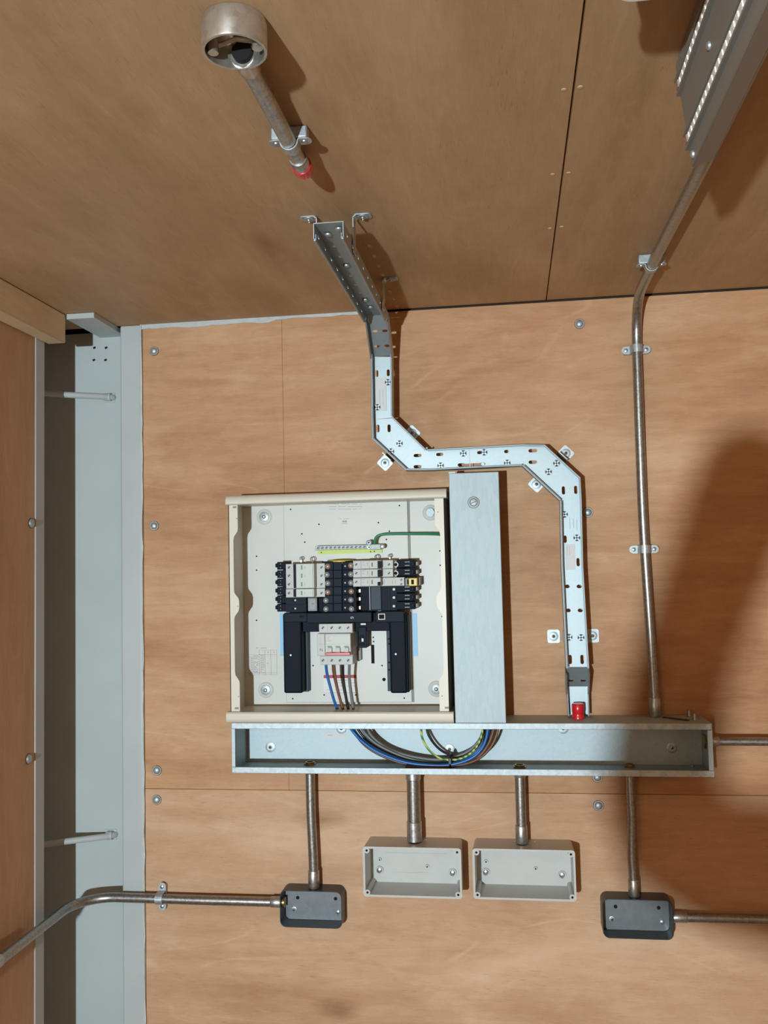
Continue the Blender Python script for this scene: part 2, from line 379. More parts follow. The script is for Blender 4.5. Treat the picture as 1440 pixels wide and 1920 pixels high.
# ------------------------------------------------------------------ conduit parts
def arc(c, a, b, n=8):        # quarter bend: corner c, unit dirs a (coming from) and b (going to), both scaled by radius
    o = c + a + b
    return [o - b*math.cos(math.pi/2*k/n) - a*math.sin(math.pi/2*k/n) for k in range(n+1)]
def sleeve(parent, p0, p1, r, mat='coupling_steel', name='coupling'):
    p0, p1 = V(p0), V(p1); d = (p1-p0).normalized()
    l = (p1-p0).length
    return MB().lathe(p0, d, [(0, r*.93), (.0012, r), (l-.0012, r), (l, r*.93)], 18).build(name, mat, parent)
def saddle(parent, c, along, out, r, arm=.021, wid=.008, stand=.010, gap=.008):
    # c: conduit centre, along: conduit direction, out: away from the wall
    along, out = V(along), V(out); side = along.cross(out).normalized()
    prof = []
    n = 10; R = r+.0004
    base = -stand-.000
    prof.append((-arm, base)); prof.append((-R-.002, base))
    for k in range(n+1):
        a = math.pi - math.pi*k/n
        prof.append((R*math.cos(a), max(R*math.sin(a), 0)))
    prof[2] = (-R, base+.002); prof[-1] = (R, base+.002)
    prof.append((R+.002, base)); prof.append((arm, base))
    th = .0016; mb = MB(); c = V(c)
    def pt(p, o, k):
        return c + side*p[0] + out*p[1] + along*(wid*k)
    outer = []
    for i, p in enumerate(prof):
        a = V(prof[max(i-1, 0)]); b_ = V(prof[min(i+1, len(prof)-1)]); t_ = (b_-a).normalized(); nrm = V((-t_.y, t_.x))
        outer.append((p[0]+nrm.x*th, p[1]+nrm.y*th))
    for i in range(len(prof)-1):
        vs = []
        for q in (prof[i], prof[i+1], outer[i+1], outer[i]):
            vs += [pt(q, 0, -1), pt(q, 0, 1)]
        mb.add(vs, [(0,2,3,1), (4,6,7,5), (2,4,5,3), (6,0,1,7), (0,6,4,2), (1,3,5,7)])
    for s_ in (-1, 1):      # rounded ends
        mb.lathe(c+side*(s_*arm)+out*base, out, [(0, wid), (th, wid)], 16)
    sd = mb.build('saddle', 'zinc', parent, recalc=True)
    for s_ in (-1, 1):
        MB().lathe(c+side*(s_*(arm-.001))+out*(base+th), out, [(0, .0042), (.0014, .0038), (.0022, .002)], 12).build('screw', 'coupling_steel', sd)
    # spacer block below
    MB().obox(c+out*(base-gap/2), side, along, out, arm+.004, wid*1.02, gap/2).build('spacer', 'zinc', sd, bevel=.002)
    return sd

# conduit on the right, from trunking up the wall and along the ceiling
cR = thing('steel_conduit', 'long galvanised conduit rising up the plywood and bending onto the ceiling', 'conduit')
yc = -.0215
wallpts = [V((.2715, yc, 1.205)), V((.2712, yc, 1.25)), V((.2695, yc, 1.32)), V((.2665, yc, 1.43)), V((.2640, yc, 1.527)), V((.2628, yc, 1.62)), V((.2632, yc, 1.78)), V((.2640, yc, 1.90))]
zc = 2.0295; Rb = .085
bend = [V((.2645, yc-Rb+Rb*math.cos(a), zc-Rb+Rb*math.sin(a))) for a in [math.pi/2*k/10 for k in range(11)]]
path = smooth_path(wallpts, 4)[:-1] + [V((.264, yc, 1.92))] + bend + [V((.264, -.30, zc)), V((.270, -.66, zc)), V((.272, -1.0, zc))]
MB().tube(path, .0098, 16).build('pipe', 'conduit_steel', cR)
sleeve(cR, (.2716, yc, 1.1965), (.2712, yc, 1.234), .0118)
for z, xx in ((1.527, .264), (1.934, .2641)):
    if z > 1.9: z = at(1193, 654, yc).z
    saddle(cR, (xx, yc, z), (0, 0, 1), (0, -1, 0), .0098, stand=.0125)
saddle(cR, (.2635, -.245, zc), (0, 1, 0), (0, 0, -1), .0098, arm=.019, stand=.0030, gap=.0172)

# conduit out of the trunking end to the right
c2 = thing('steel_conduit', 'short galvanised conduit leaving the end of the open trunking', 'conduit')
z2 = at(1390, 1390.5, -.045).z
MB().tube([(.362, -.045, z2), (.9, -.045, z2)], .0080, 14).build('pipe', 'conduit_steel', c2)
sleeve(c2, (.3635, -.045, z2), (.385, -.045, z2), .0092)

# ------------------------------------------------------------------ horizontal trunking
TX0, TX1, TZ0, TZ1, TY = -.569, .362, 1.0975, 1.1962, -.100
vx0 = (at(841, 890, -.1).x+at(854, 1354, -.1).x)/2; vx1 = (at(934, 886, -.1).x+at(950, 1354, -.1).x)/2
tk = thing('open_trunking', 'long open galvanised cable trunking fixed horizontally below the distribution board', 'trunking')
th = .0014
MB().box(TX0, TX1, -.0002-th, -.0002, TZ0, TZ1).build('back_plate', 'galvanised', tk)
CB = [(-.4385, .0108, 'left'), (-.210, .0135, 'pvc'), (.013, .0112, 'pvc2'), (.2305, .0105, 'right')]
def xz_plate(x0, x1, y0, y1, z, holes, up):
    return MB().plate([(x0, y0), (x1, y0), (x1, y1), (x0, y1)], holes, (0, 0, z), X_, Y_, Z_ if up else -Z_, th)
xz_plate(TX0, TX1, TY, 0, TZ1, [rrect(-.352, -.084, -.285, -.022, .006, 3), rrect(-.200, -.078, -.165, -.018, .006, 3), rrect(vx0+.045, -.082, vx1-.006, -.020, .006, 3)], True).build('top_plate', 'galvanised', tk)
xz_plate(TX0, TX1, TY, 0, TZ0, [], False).build('bottom_plate', 'galvanised', tk)
MB().box(TX0, TX0+th, TY, 0, TZ0+th, TZ1-th).build('end_plate', 'galvanised', tk)
MB().box(TX1-th, TX1, TY, 0, TZ0+th, TZ1-th).build('end_plate', 'galvanised', tk)
MB().box(TX0, TX1-.0015, TY-.0012, TY+.0006, TZ1-.0115, TZ1+.0004).build('front_lip', 'galvanised_lip', tk, bevel=.0012, seg=3)
MB().box(TX0, TX1+.001, TY-.0012, TY+.0006, TZ0-.0004, TZ0+.0118).build('front_lip', 'galvanised_lip', tk, bevel=.0012, seg=3)
MB().box(TX0, TX0+.0072, TY-.0004, TY+.0010, TZ0+.0118, TZ1-.0115).build('end_lip', 'galvanised', tk, bevel=.0004, seg=1)
MB().box(TX1-.0085, TX1+.0005, TY-.0004, TY+.0010, TZ0+.0118, TZ1-.0125).build('end_lip', 'galvanised', tk, bevel=.0004, seg=1)
def washer_screw(parent, c, n, R=.0105, mat='zinc', rs=.0036, cap='screw'):
    wv_ = MB().lathe(c, n, [(0, R), (.0012, R), (.0016, R*.9), (.0016, R*.45)], 22).build('washer', mat, parent)
    c2_ = V(c)+V(n)*.0016
    mb_ = MB().lathe(c2_, n, [(0, rs), (.0024, rs*.9), (.0030, rs*.55), (.0016, rs*.42)], 12); mb_.build(cap, 'coupling_steel', wv_)
    MB().lathe(V(c2_)+V(n)*.0014, n, [(0, rs*.45), (.0003, rs*.4)], 6).build('drive_recess', 'hole', wv_)
    return wv_
for px, py in ((507, 1401), (843, 1405), (1260, 1402), (1056, 1366), (640, 1366)):
    p = at(px, py, -.003); washer_screw(tk, (p.x, -.0018, p.z), (0, -1, 0))
# bracket strap and screws inside the right end and on its top
p = V((.3325, 0, 1.1972))
MB().obox(V((.305, -.055, 1.198)), (X_-Y_*.9).normalized(), (Y_+X_*.9).normalized(), Z_, .028, .0022, .0008).build('fixing_strap', 'black_enamel', tk)
for xx, yy in ((.3365, -.018), (.3385, -.062)):
    MB().lathe((xx, yy, 1.1966), (0, 0, 1), [(0, .0045), (.003, .0045), (.003, .003), (.012, .003)], 10).build('screw', 'coupling_steel', tk)
MB().lathe((TX1-.0018, -.045, z2), (-1, 0, 0), [(0, .0145), (.004, .0145)], 6).build('locknut', 'brass', tk)
MB().box(TX1-.018, TX1-.0015, -.0035, -.0017, TZ0+.002, TZ1-.004).build('end_tab', 'galvanised', tk)
MB().lathe((TX1-.024, -.020, TZ0+th), (0, 0, 1), [(0, .004), (.004, .0036), (.005, .002)], 10).build('screw', 'coupling_steel', tk)
# narrow printed label, blank where a code was
p = at(618, 1378, -.0018); MB().box(p.x-.012, p.x+.035, -.0021, -.0016, p.z-.007, p.z+.006).build('paper_label', 'label_white', tk)
MB().box(p.x-.004, p.x+.006, -.0023, -.0020, p.z-.0008, p.z+.0002).build('label_print', 'ink_light', tk)

# conduits below the trunking
def drop_conduit(label, x0, x1, z1, yy, r, rs, kink, top_len, bot_len, nut):
    o = thing('steel_conduit', label, 'conduit')
    zt = TZ0-.0005
    if kink: pts = [V((x0, yy, zt)), V((x0, yy, zt-.06)), V((x0+.0005, yy, zt-.10)), V((x1-.001, yy, z1+.08)), V((x1, yy, z1+.04)), V((x1, yy, z1))]
    else: pts = [V((x0, yy, zt)), V((x0*.5+x1*.5, yy, (zt+z1)/2)), V((x1, yy, z1))]
    MB().tube(smooth_path(pts, 4), r, 18).build('pipe', 'conduit_steel', o)
    if top_len: sleeve(o, (x0, yy, zt), (x0, yy, zt-top_len), rs)
    sleeve(o, (x1, yy, z1+bot_len), (x1, yy, z1+.0002), rs)
    if nut:
        n_ = MB(); n_.lathe((x0, yy, TZ0+.0003), (0, 0, 1), [(0, r*1.30), (.0042, r*1.30), (.0042, r*.8)], 6, cap1=False)
        n_.lathe((x0, yy, TZ0+.0045), (0, 0, 1), [(0, r*.98), (.003, r*.98), (.003, r*.75), (-.003, r*.75)], 16, cap0=False); n_.build('brass_bush', 'brass', o)
        MB().lathe((x0, yy, TZ0+.002), (0, 0, 1), [(0, r*.76), (.0003, r*.75)], 14).build('bore', 'hole', o)
    return o

# ------------------------------------------------------------------ steel back boxes
def steel_box(label, x0, x1, z0, z1, d=.042):
    o = thing('steel_box', label, 'junction box')
    r = .013
    out = rrect(x0, z0, x1, z1, r, 5); inn = rrect(x0+.0016, z0+.0016, x1-.0016, z1-.0016, r-.0016, 5)
    mb = MB(); n = len(out)
    vs = [(p[0], -.0003, p[1]) for p in out]+[(p[0], -d, p[1]) for p in out]+[(p[0], -d, p[1]) for p in inn]+[(p[0], -.002, p[1]) for p in inn]
    fs = []
    for k in range(3):
        for i in range(n): a = k*n+i; b_ = k*n+(i+1) % n; fs.append((a, b_, b_+n, a+n))
    fs.append(tuple(range(n))); mb.add(vs, fs, True); mb.build('shell', 'black_enamel', o)
    MB().plate([(p[0]*1, p[1]) for p in rrect(x0+.002, z0+.002, x1-.002, z1-.002, r-.002, 5)], [], (0, -.0030, 0), X_, Z_, -Y_, .0012).build('back_face', 'dark_steel', o)
    for fx, fz, kind in ((.16, .30, 'w'), (.88, .26, 's'), (.14, .86, 's'), (.88, .86, 's'), (.22, .62, 'h'), (.84, .62, 'h')):
        c = (x0+(x1-x0)*fx, -.0031, z0+(z1-z0)*fz)
        if kind == 'w': washer_screw(o, c, (0, -1, 0), .0058, 'zinc', .0034)
        elif kind == 's': MB().lathe(c, (0, -1, 0), [(0, .0042), (.0028, .0040), (.0036, .002)], 12).build('screw', 'coupling_steel', o)
        else:
            hh = MB().lathe(c, (0, -1, 0), [(0, .0036), (.0006, .0036)], 14).build('screw_hole', 'hole', o)
    return o
b1 = steel_box('dark steel open box under the kinked conduit near the grey post', -.490, -.361, .776, .8495)
b2 = steel_box('dark steel open box below the shaded end of the trunking', .1535, .287, .775, .850)
# threaded inserts where pipes come in
MB().lathe((-.4898, -.022, .8185), (1, 0, 0), [(0, .0105), (.006, .0105), (.006, .007)], 14).build('brass_bush', 'brass', b1)

drop_conduit('kinked galvanised conduit dropping from the trunking to a dark steel box', at(581, 1455, -.03).x, at(588, 1655, -.028).x, .8500, -.026, .0098, .0116, True, .016, .036, True)
drop_conduit('kinked galvanised conduit in shade dropping to a dark steel box', at(1182, 1460, -.03).x, at(1189, 1675, -.028).x, .8505, -.026, .0092, .0108, True, .015, .033, True)
drop_conduit('thick galvanised conduit dropping to a grey plastic box under the cables', at(774.5, 1455, -.04).x, at(777, 1570, -.04).x, .9515, -.038, .0136, .0152, False, .024, .040, False)
drop_conduit('straight slim galvanised conduit dropping to a grey plastic box', at(975, 1455, -.04).x, at(978, 1570, -.04).x, .9515, -.038, .0104, .0121, False, .016, .035, True)

# conduit from box to the side wall, and to the right
cl = thing('steel_conduit', 'galvanised conduit crossing the grey post and turning along the side wall', 'conduit')
zl, yl, xl = .8185, -.0225, -.931
Rb = .075
path = [V((-.4905, yl, zl)), V((-.66, yl, zl-.0005)), V((-.80, yl, zl))] + [V((xl+Rb-Rb*math.sin(a), yl-Rb+Rb*math.cos(a), zl-.003*math.sin(a))) for a in [math.pi/2*k/10 for k in range(11)]] + [V((xl-.002, -.20, zl-.005)), V((xl-.004, -1.6, zl-.012))]
MB().tube(path, .0098, 16).build('pipe', 'conduit_steel', cl)
sleeve(cl, (-.4905, yl, zl), (-.5135, yl, zl), .0112)
saddle(cl, (at(300, 1685, yl).x, yl, zl), (1, 0, 0), (0, -1, 0), .0098, stand=.0135)
saddle(cl, (xl-.0035, -.335, zl-.006), (0, 1, 0), (1, 0, 0), .0098, stand=.0125)
crr = thing('steel_conduit', 'galvanised conduit running level from the shaded steel box past the frame edge', 'conduit')
zr = at(1350, 1722, -.022).z
MB().tube([(.287, -.022, zr), (.9, -.022, zr)], .0092, 14).build('pipe', 'conduit_steel', crr)
sleeve(crr, (.2875, -.022, zr), (.3155, -.022, zr), .0104)

# ------------------------------------------------------------------ grey plastic boxes
def pvc_box(label, x0, x1, z0, z1, d=.075, mark=False):
    o = thing('plastic_box', label, 'junction box')
    r = .006; dr = .0015
    def ring(ins, y, rr): return [(p[0], y, p[1]) for p in rrect(x0+ins, z0+ins, x1-ins, z1-ins, rr, 5)]
    mb = MB(); rs = [ring(dr, -.0004, r), ring(0, -d, r), ring(.0040, -d, r*.6), ring(.0052, -.004, r*.5)]
    n = len(rs[0]); vs = [p for q in rs for p in q]; fs = []
    for k in range(3):
        for i in range(n): a = k*n+i; b_ = k*n+(i+1) % n; fs.append((a, b_, b_+n, a+n))
    fs.append(tuple(range(n))); fs.append(tuple(3*n+i for i in reversed(range(n))))
    mb.add(vs, fs, True); mb.build('shell', 'pvc_grey', o, recalc=True)
    for sx in (0, 1):
        for sz in (0, 1):
            cx = x0+.0078 if sx == 0 else x1-.0078; cz = z0+.0078 if sz == 0 else z1-.0078
            cp = MB().lathe((cx, -.004, cz), (0, -1, 0), [(0, .0062), (d-.0045, .0056)], 14).build('corner_pillar', 'pvc_grey', o)
            MB().lathe((cx, -d+.0004, cz), (0, -1, 0), [(0, .0024), (.0004, .0023)], 10).build('screw_hole', 'hole', cp)
    for fx, fz in ((.115, .30), (.885, .28)):
        c = (x0+(x1-x0)*fx, -.0042, z0+(z1-z0)*fz)
        bs = MB().lathe(c, (0, -1, 0), [(0, .0085), (.0035, .0080), (.0035, .0058)], 18, cap1=False).build('fixing_boss', 'pvc_grey', o)
        MB().lathe((c[0], c[1]-.0005, c[2]), (0, -1, 0), [(0, .0052), (.0020, .0046), (.0030, .002)], 14).build('screw', 'coupling_steel', bs)
    for fx, fz in ((.12, .52), (.88, .76), (.62, .40), (.40, .90)):
        c = (x0+(x1-x0)*fx, -.0042, z0+(z1-z0)*fz)
        bs = MB().lathe(c, (0, -1, 0), [(0, .0042), (.004, .0038), (.004, .0018)], 12).build('moulded_boss', 'pvc_grey', o)
        MB().lathe((c[0], c[1]-.0041, c[2]), (0, -1, 0), [(0, .0016), (.0002, .0015)], 10).build('screw_hole', 'hole', bs)
    for fx in (.4, .6):
        MB().lathe((x0+(x1-x0)*(fx+.02), -.022, z1-.0004), (0, 0, 1), [(0, .002), (.0006, .0015)], 8).build('mould_mark', 'pvc_grey', o)
    if mark:
        for fz, fa, fb in ((.66, .18, .82), (.26, .25, .62)):
            MB().box(x0+(x1-x0)*fa, x0+(x1-x0)*fb, -.0052, -.0040, z0+(z1-z0)*fz-.0006, z0+(z1-z0)*fz+.0006).build('moulded_rib', 'pvc_grey', o)
        MB().box(x0+(x1-x0)*.5, x0+(x1-x0)*.57, -.0058, -.0040, z0+(z1-z0)*.64-.001, z0+(z1-z0)*.64+.0015).build('moulded_rib', 'pvc_grey', o)
    return o
pvc_box('grey plastic open box with thin moulded ribs inside, under the thick conduit', -.3105, -.1155, .853, .9500, mark=True)
pvc_box('grey plastic open box with plain inside, under the slim conduit', -.0935, .1035, .854, .9505)

# ------------------------------------------------------------------ vertical trunking with lid
vt = thing('closed_trunking', 'upright closed galvanised trunking with a turn lock beside the distribution board', 'trunking')
vz1 = at(888, 886, -.1).z; vz0 = TZ1+.0005
bd = MB(); bd.box(vx0+.0006, vx0+.0020, -.0003, -.0975, vz0, vz1-.001); bd.box(vx1-.0020, vx1-.0006, -.0003, -.0975, vz0, vz1-.001)
bd.box(vx0+.0020, vx1-.0020, -.0003, -.0017, vz0, vz1-.001); bd.box(vx0+.0020, vx1-.0020, -.0017, -.0975, vz1-.0024, vz1-.001)
bd.build('body', 'galvanised', vt)
MB().box(vx0, vx1, -.0976, -.1006, vz0, vz1).build('lid', 'galvanised_lid', vt, bevel=.001, seg=2)
c = at(888, 942, -.101); lk = MB().lathe((c.x, -.1006, c.z), (0, -1, 0), [(0, .0108), (.0012, .0108), (.0018, .0098), (.0018, .0086), (.0006, .0084), (.0006, .0066), (.0016, .0064), (.0020, .0055)], 28).build('lock', 'galvanised', vt)
MB().lathe((c.x, -.1008, c.z), (0, -1, 0), [(0, .0086), (.0006, .0086), (.0006, .0064), (0, .0064)], 28).build('lock_groove', 'ink', lk)
MB().lathe((c.x, -.1006, c.z), (0, -1, 0), [(0, .0119), (.0004, .0119), (.0004, .0108)], 28).build('lock_ring', 'ink', lk)
MB().obox((c.x, -.1029, c.z), (X_+Z_*.4).normalized(), (Z_-X_*.4).normalized(), Y_, .0056, .0008, .0004).build('lock_slot', 'ink', lk)
MB().box(vx0-.0002, vx0+.013, -.085, -.098, vz1-.001, vz1+.003).build('lid_tab', 'galvanised', vt)
for dz in (.008, .014):
    MB().box(vx1-.0008, vx1+.0008, -.004, -.006, vz1-dz-.022, vz1-dz-.019).build('light_leak_dot', 'zinc', vt)  # pale flecks stand in for light leaking through holes into the trunking's shadow

# ------------------------------------------------------------------ cable tray
YR, YF = -.067, -.043
tr = thing('cable_tray', 'perforated galvanised cable tray stepping down the wall from the ceiling', 'cable tray')
def P2(px, py, Y=YR): q = at(px, py, Y); return (q.x, q.z)
La = [P2(694.2, 664), P2(696.0, 783), P2(697.3, 823), P2(760.3, 882), P2(801, 882), P2(979, 873.5), P2(1049.5, 939), P2(1052, 1060), P2(1061.3, 1253)]
Ra = [P2(735.2, 664), P2(736.0, 780.5), P2(798.5, 841.6), P2(801.5, 842.0), P2(978, 832.6), P2(1021.7, 833.2), P2(1088.7, 895), P2(1091.2, 939), P2(1094, 1060), P2(1105.3, 1253)]
def lerp2(a, b, t_): return (a[0]+(b[0]-a[0])*t_, a[1]+(b[1]-a[1])*t_)
def px_slot(px, py, L_, W_, ang): q = at(px, py, YF); return slot(q.x, q.z, L_, W_, ang)
def flange(mb, path, inward, yf, yr, t_=.0012):
    # vertical wall along a polyline in XZ with a rolled rim
    for a, b_ in zip(path[:-1], path[1:]):
        a3, b3 = V((a[0], 0, a[1])), V((b_[0], 0, b_[1])); d = (b3-a3).normalized(); nrm = V((-d.z, 0, d.x))
        if nrm.dot(V((inward[0], 0, inward[1]))-(a3+b3)/2) < 0: nrm = -nrm
        vs = []
        for y in (yf, yr):
            vs += [a3+V((0, y, 0)), b3+V((0, y, 0)), b3+nrm*t_+V((0, y, 0)), a3+nrm*t_+V((0, y, 0))]
        mb.add(vs, [(0,1,2,3), (4,7,6,5), (0,4,5,1), (1,5,6,2), (2,6,7,3), (3,7,4,0)])
        q0, q1 = a3+nrm*.0016+V((0, yr, 0)), b3+nrm*.0016+V((0, yr, 0))
        mb.tube([q0, q1], .0017, 10)
        vs = []
        for y in (yr, yr+.007):
            vs += [a3+nrm*.0028+V((0, y, 0)), b3+nrm*.0028+V((0, y, 0)), b3+nrm*.0038+V((0, y, 0)), a3+nrm*.0038+V((0, y, 0))]
        mb.add(vs, [(0,1,2,3), (4,7,6,5), (0,4,5,1), (1,5,6,2), (2,6,7,3), (3,7,4,0)])
def section(lp, rp, slots, screws, name='tray_section', mat='tray_steel', yoff=0.0):
    sec = MB()
    outl = lp + list(reversed(rp))
    sec.plate(outl, slots, (0, YF+yoff, 0), X_, Z_, -Y_, .0012)
    cen = (sum(p[0] for p in outl)/len(outl), sum(p[1] for p in outl)/len(outl))
    flange(sec, lp, cen, YF+yoff, YR+yoff); flange(sec, rp, cen, YF+yoff, YR+yoff)
    o = sec.build(name, mat, tr, recalc=True)
    for px, py in screws: star_screw(o, px, py, yoff)
    return o
def star_screw(parent, px, py, yoff=0):
    q = at(px, py, YF+yoff-.002); c = V((q.x, YF+yoff-.0004, q.z))
    MB().lathe(c, (0, -1, 0), [(0, .0067), (.0010, .0067)], 18).build('screw_recess', 'black_enamel', parent)
    s_ = MB()
    for a in (math.pi/4, -math.pi/4):
        u = X_*math.cos(a)+Z_*math.sin(a); vv = Z_*math.cos(a)-X_*math.sin(a)
        s_.obox(c+V((0, -.0014, 0)), u, vv, Y_, .0064, .0015, .0006)
    s_.build('screw', 'zinc', parent)
H, VV = 0.0, math.pi/2
secA = section([La[0], La[1]], [Ra[0], lerp2(Ra[0], Ra[1], .99)], [px_slot(706.6, 700.5, .0145, .0062, VV), px_slot(728, 699, .0145, .0062, VV)], [(727.5, 716.5), (707.5, 763.5)])
q0, q1 = at(702, 709, YF), at(727, 770, YF); MB().box(q0.x+.0025, q1.x-.002, YF-.0009, YF-.0003, q1.z, q0.z).build('paper_label', 'label_white', secA)
MB().box(q0.x+.010, q0.x+.0106, YF-.0011, YF-.0008, q1.z+.012, q0.z-.024).build('label_print', 'ink_light', secA)
MB().box(q0.x+.017, q0.x+.0175, YF-.0011, YF-.0008, q1.z+.010, q0.z-.024).build('label_print', 'ink_light', secA)
section([La[1], La[2], La[3], La[4]], [Ra[1], Ra[2], Ra[3]], [px_slot(708.5, 803.5, .0165, .0066, VV), px_slot(729.5, 803, .0165, .0066, VV), px_slot(783, 854, .0165, .0066, H), px_slot(783, 875, .0165, .0066, H)], [(749, 831.5), (733, 846.5)], 'tray_bend')
secB = section([La[4], La[5]], [Ra[3], Ra[4]], [px_slot(824.5, 852, .0150, .0064, .03), px_slot(865, 871.5, .0150, .0064, .03), px_slot(900.5, 848.5, .013, .0064, .03), px_slot(901, 870.5, .0160, .0064, .03), px_slot(949.5, 846.5, .0095, .0066, .03), px_slot(906, 870, .0085, .0062, .03)], [(826, 873), (868.5, 850), (907.5, 848), (951, 868)])
qa = at(880.5, 860, YF); MB().box(qa.x-.0006, qa.x+.0006, YF-.0005, YF-.0001, at(880, 878, YF).z, at(880, 840, YF).z).build('joint_plate', 'galvanised', secB)
section([La[5], La[6]], [Ra[4], Ra[5], Ra[6], Ra[7]], [px_slot(999, 845, .0175, .0068, H), px_slot(999, 866.5, .0170, .0068, H), px_slot(1056.5, 919.5, .0165, .0066, VV), px_slot(1079.5, 918.5, .0165, .0066, VV)], [(1043.5, 868.5), (1028.5, 884.5)], 'tray_bend')
secC = section([La[6], La[7], La[8]], [Ra[7], Ra[8], Ra[9]], [px_slot(1059.5, 1011, .0150, .0066, VV), px_slot(1084, 1054, .0165, .0066, VV), px_slot(1063.5, 1099.5, .0098, .0072, H), px_slot(1086, 1099.5, .0100, .0072, H), px_slot(1065.5, 1144.5, .0098, .0072, H), px_slot(1088, 1144.5, .0100, .0072, H), px_slot(1069, 1236.5, .0185, .0068, VV), px_slot(1091.5, 1236.5, .0185, .0068, VV)], [(1058.5, 964.5), (1081.5, 1008.5), (1067, 1195), (1089.5, 1195.5)])
q0, q1 = at(1058.5, 1021, YF), at(1081, 1068, YF); lb = MB().box(q0.x+.001, q1.x-.002, YF-.0009, YF-.0003, q1.z, q0.z).build('paper_label', 'label_white', secC)
for k in range(2): MB().box(q0.x+.0045+k*.005, q0.x+.005+k*.005, YF-.0011, YF-.0008, q1.z+.030, q0.z-.004).build('label_print', 'ink_light', lb)
for k, (a_, b_) in enumerate(((970, 992), (972, 990), (975, 994))): 
    qa, qb = at(1068+k*6.5, a_, YF), at(1068+k*6.5, b_, YF); MB().box(qa.x, qa.x+.0006, YF-.0006, YF-.0002, qb.z, qa.z).build('label_print', 'ink_light', secC)
# lower offset: the tray folds back to the wall
def fold(a0, b0, y0, a1, b1, y1, slots=(), name='tray_fold', t_=.0012, hf=.024):
    # a: left, b: right (x,z) at rim; floor plane between two levels; y is floor depth
    A0, B0 = V((a0[0], y0, a0[1])), V((b0[0], y0, b0[1])); A1, B1 = V((a1[0], y1, a1[1])), V((b1[0], y1, b1[1]))
    U = (B0-A0).normalized(); W = (A1-A0).normalized(); N = U.cross(W); 
    if N.y > 0: N = -N
    o = A0; ww = (B0-A0).length; ll = (A1-A0).length
    mb = MB(); mb.plate([(0, 0), (ww, 0), ((B1-A0).dot(U), ll), (0, ll)], [slot(s_[0]*ww, s_[1]*ll, s_[2], s_[3], 0) for s_ in slots], o, U, W, N, t_)
    for q0_, q1_, sgn in ((A0, A1, 1), (B0, B1, -1)):
        n0 = V((0, -1, 0)) if False else N
        vs = []
        for off in (0, hf):
            vs += [q0_+N*off, q1_+N*off, q1_+N*off+U*(sgn*t_), q0_+N*off+U*(sgn*t_)]
        mb.add(vs, [(0,1,2,3), (4,7,6,5), (0,4,5,1), (1,5,6,2), (2,6,7,3), (3,7,4,0)])
        mb.tube([q0_+N*hf+U*(sgn*.0016), q1_+N*hf+U*(sgn*.0016)], .0016, 8)
    return mb.build(name, 'tray_steel', tr, recalc=True)
zD0 = La[8][1]; zD1 = zD0-.042; zE = TZ1+.004
fold((La[8][0]-.001, zD0), (Ra[9][0]+.001, zD0), YF, (La[8][0]-.0005, zD1), (Ra[9][0]+.0005, zD1), -.017, [(.24, .70, .0105, .0055), (.76, .70, .0105, .0055)])
fold((La[8][0]+.001, zD1), (Ra[9][0], zD1), -.017, (La[8][0]+.002, zE), (Ra[9][0]-.0005, zE), -.017, hf=.020)
# upper run: fold up under the ceiling, then along it
xa, xb = La[0][0], Ra[0][0]
zt0 = La[0][1]; ZCF = 2.010; ZCR = 1.986; yk = -.120
fold((xa-.0005, zt0), (xb+.0005, zt0), YF, (xa-.0005, ZCF-.001), (xb+.0005, ZCF-.001), yk+.012, [(.30, .25, .0110, .0060), (.74, .25, .0110, .0060), (.30, .62, .011, .006), (.74, .62, .011, .006)])
cs = MB(); ys = -.607
holes = []
for k in range(9):
    yy = ys+.05+.05*k
    holes += [slot(xa+.012, yy, .0125, .0055, VV), slot(xb-.012, yy+.004, .0125, .0055, VV)]
cs.plate([(xa, ys), (xb, ys), (xb, yk+.013), (xa, yk+.013)], holes, (0, 0, ZCF), X_, Y_, -Z_, .0012)
def side_plate(x, holes_, sgn):
    cs.plate([(ys, ZCR), (yk-.03, ZCR), (yk+.012, ZCF), (ys, ZCF)], holes_, (x, 0, 0), Y_, Z_, X_*sgn, .0012)
sh = [slot(ys+.030+.05*k, (ZCF+ZCR)/2+.002, .0125, .0058, 0) for k in range(9)]
side_plate(xa, sh, -1); side_plate(xb, sh, 1)
for x, sg in ((xa, 1), (xb, -1)):
    cs.tube([(x+sg*.0018, ys, ZCR), (x+sg*.0018, yk-.03, ZCR)], .0019, 10)
    cs.box(x+sg*.0030, x+sg*.0040, ys, yk-.03, ZCR, ZCR+.008)
top = cs.build('tray_section', 'tray_steel', tr, recalc=True)
for x, yy in ((xa+.014, -.565), (xb-.011, -.585), (xa+.016, -.42), (xa+.016, -.22), (xa+.018, -.17)):
    MB().lathe((x, yy, ZCF-.0014), (0, 0, -1), [(0, .0058), (.0020, .0050), (.0034, .002)], 14).build('screw', 'zinc', top)
# brackets: flat foot on the wall or ceiling plus an upstand
def foot_bracket(px, py, ang, leg_to=None, sz=.0125, yy=0.0):
    q = at(px, py, -.002); c = V((q.x, -.0012, q.z))
    u = X_*math.cos(ang)+Z_*math.sin(ang); vv = Z_*math.cos(ang)-X_*math.sin(ang)
    out = rrect(-sz, -sz*1.08, sz, sz*1.08, .004, 4)
    br = MB().plate(out, [], c-Y_*.0012, u, vv, -Y_, .0018).build('bracket', 'zinc', tr)
    washer_screw(br, c+V((0, -.0013, 0)), (0, -1, 0), .0092)
    if leg_to is not None:       # upstand carrying the tray
        e = c+u*(sz*leg_to)
        MB().obox(e+V((0, (YF+.002)/2, 0)), u, vv, Y_, .0009, sz*.95, abs(YF)/2-.001).build('upstand', 'zinc', br)
    return br
foot_bracket(722, 868, math.radians(45), .98)
foot_bracket(773, 812, math.radians(45), -.98)
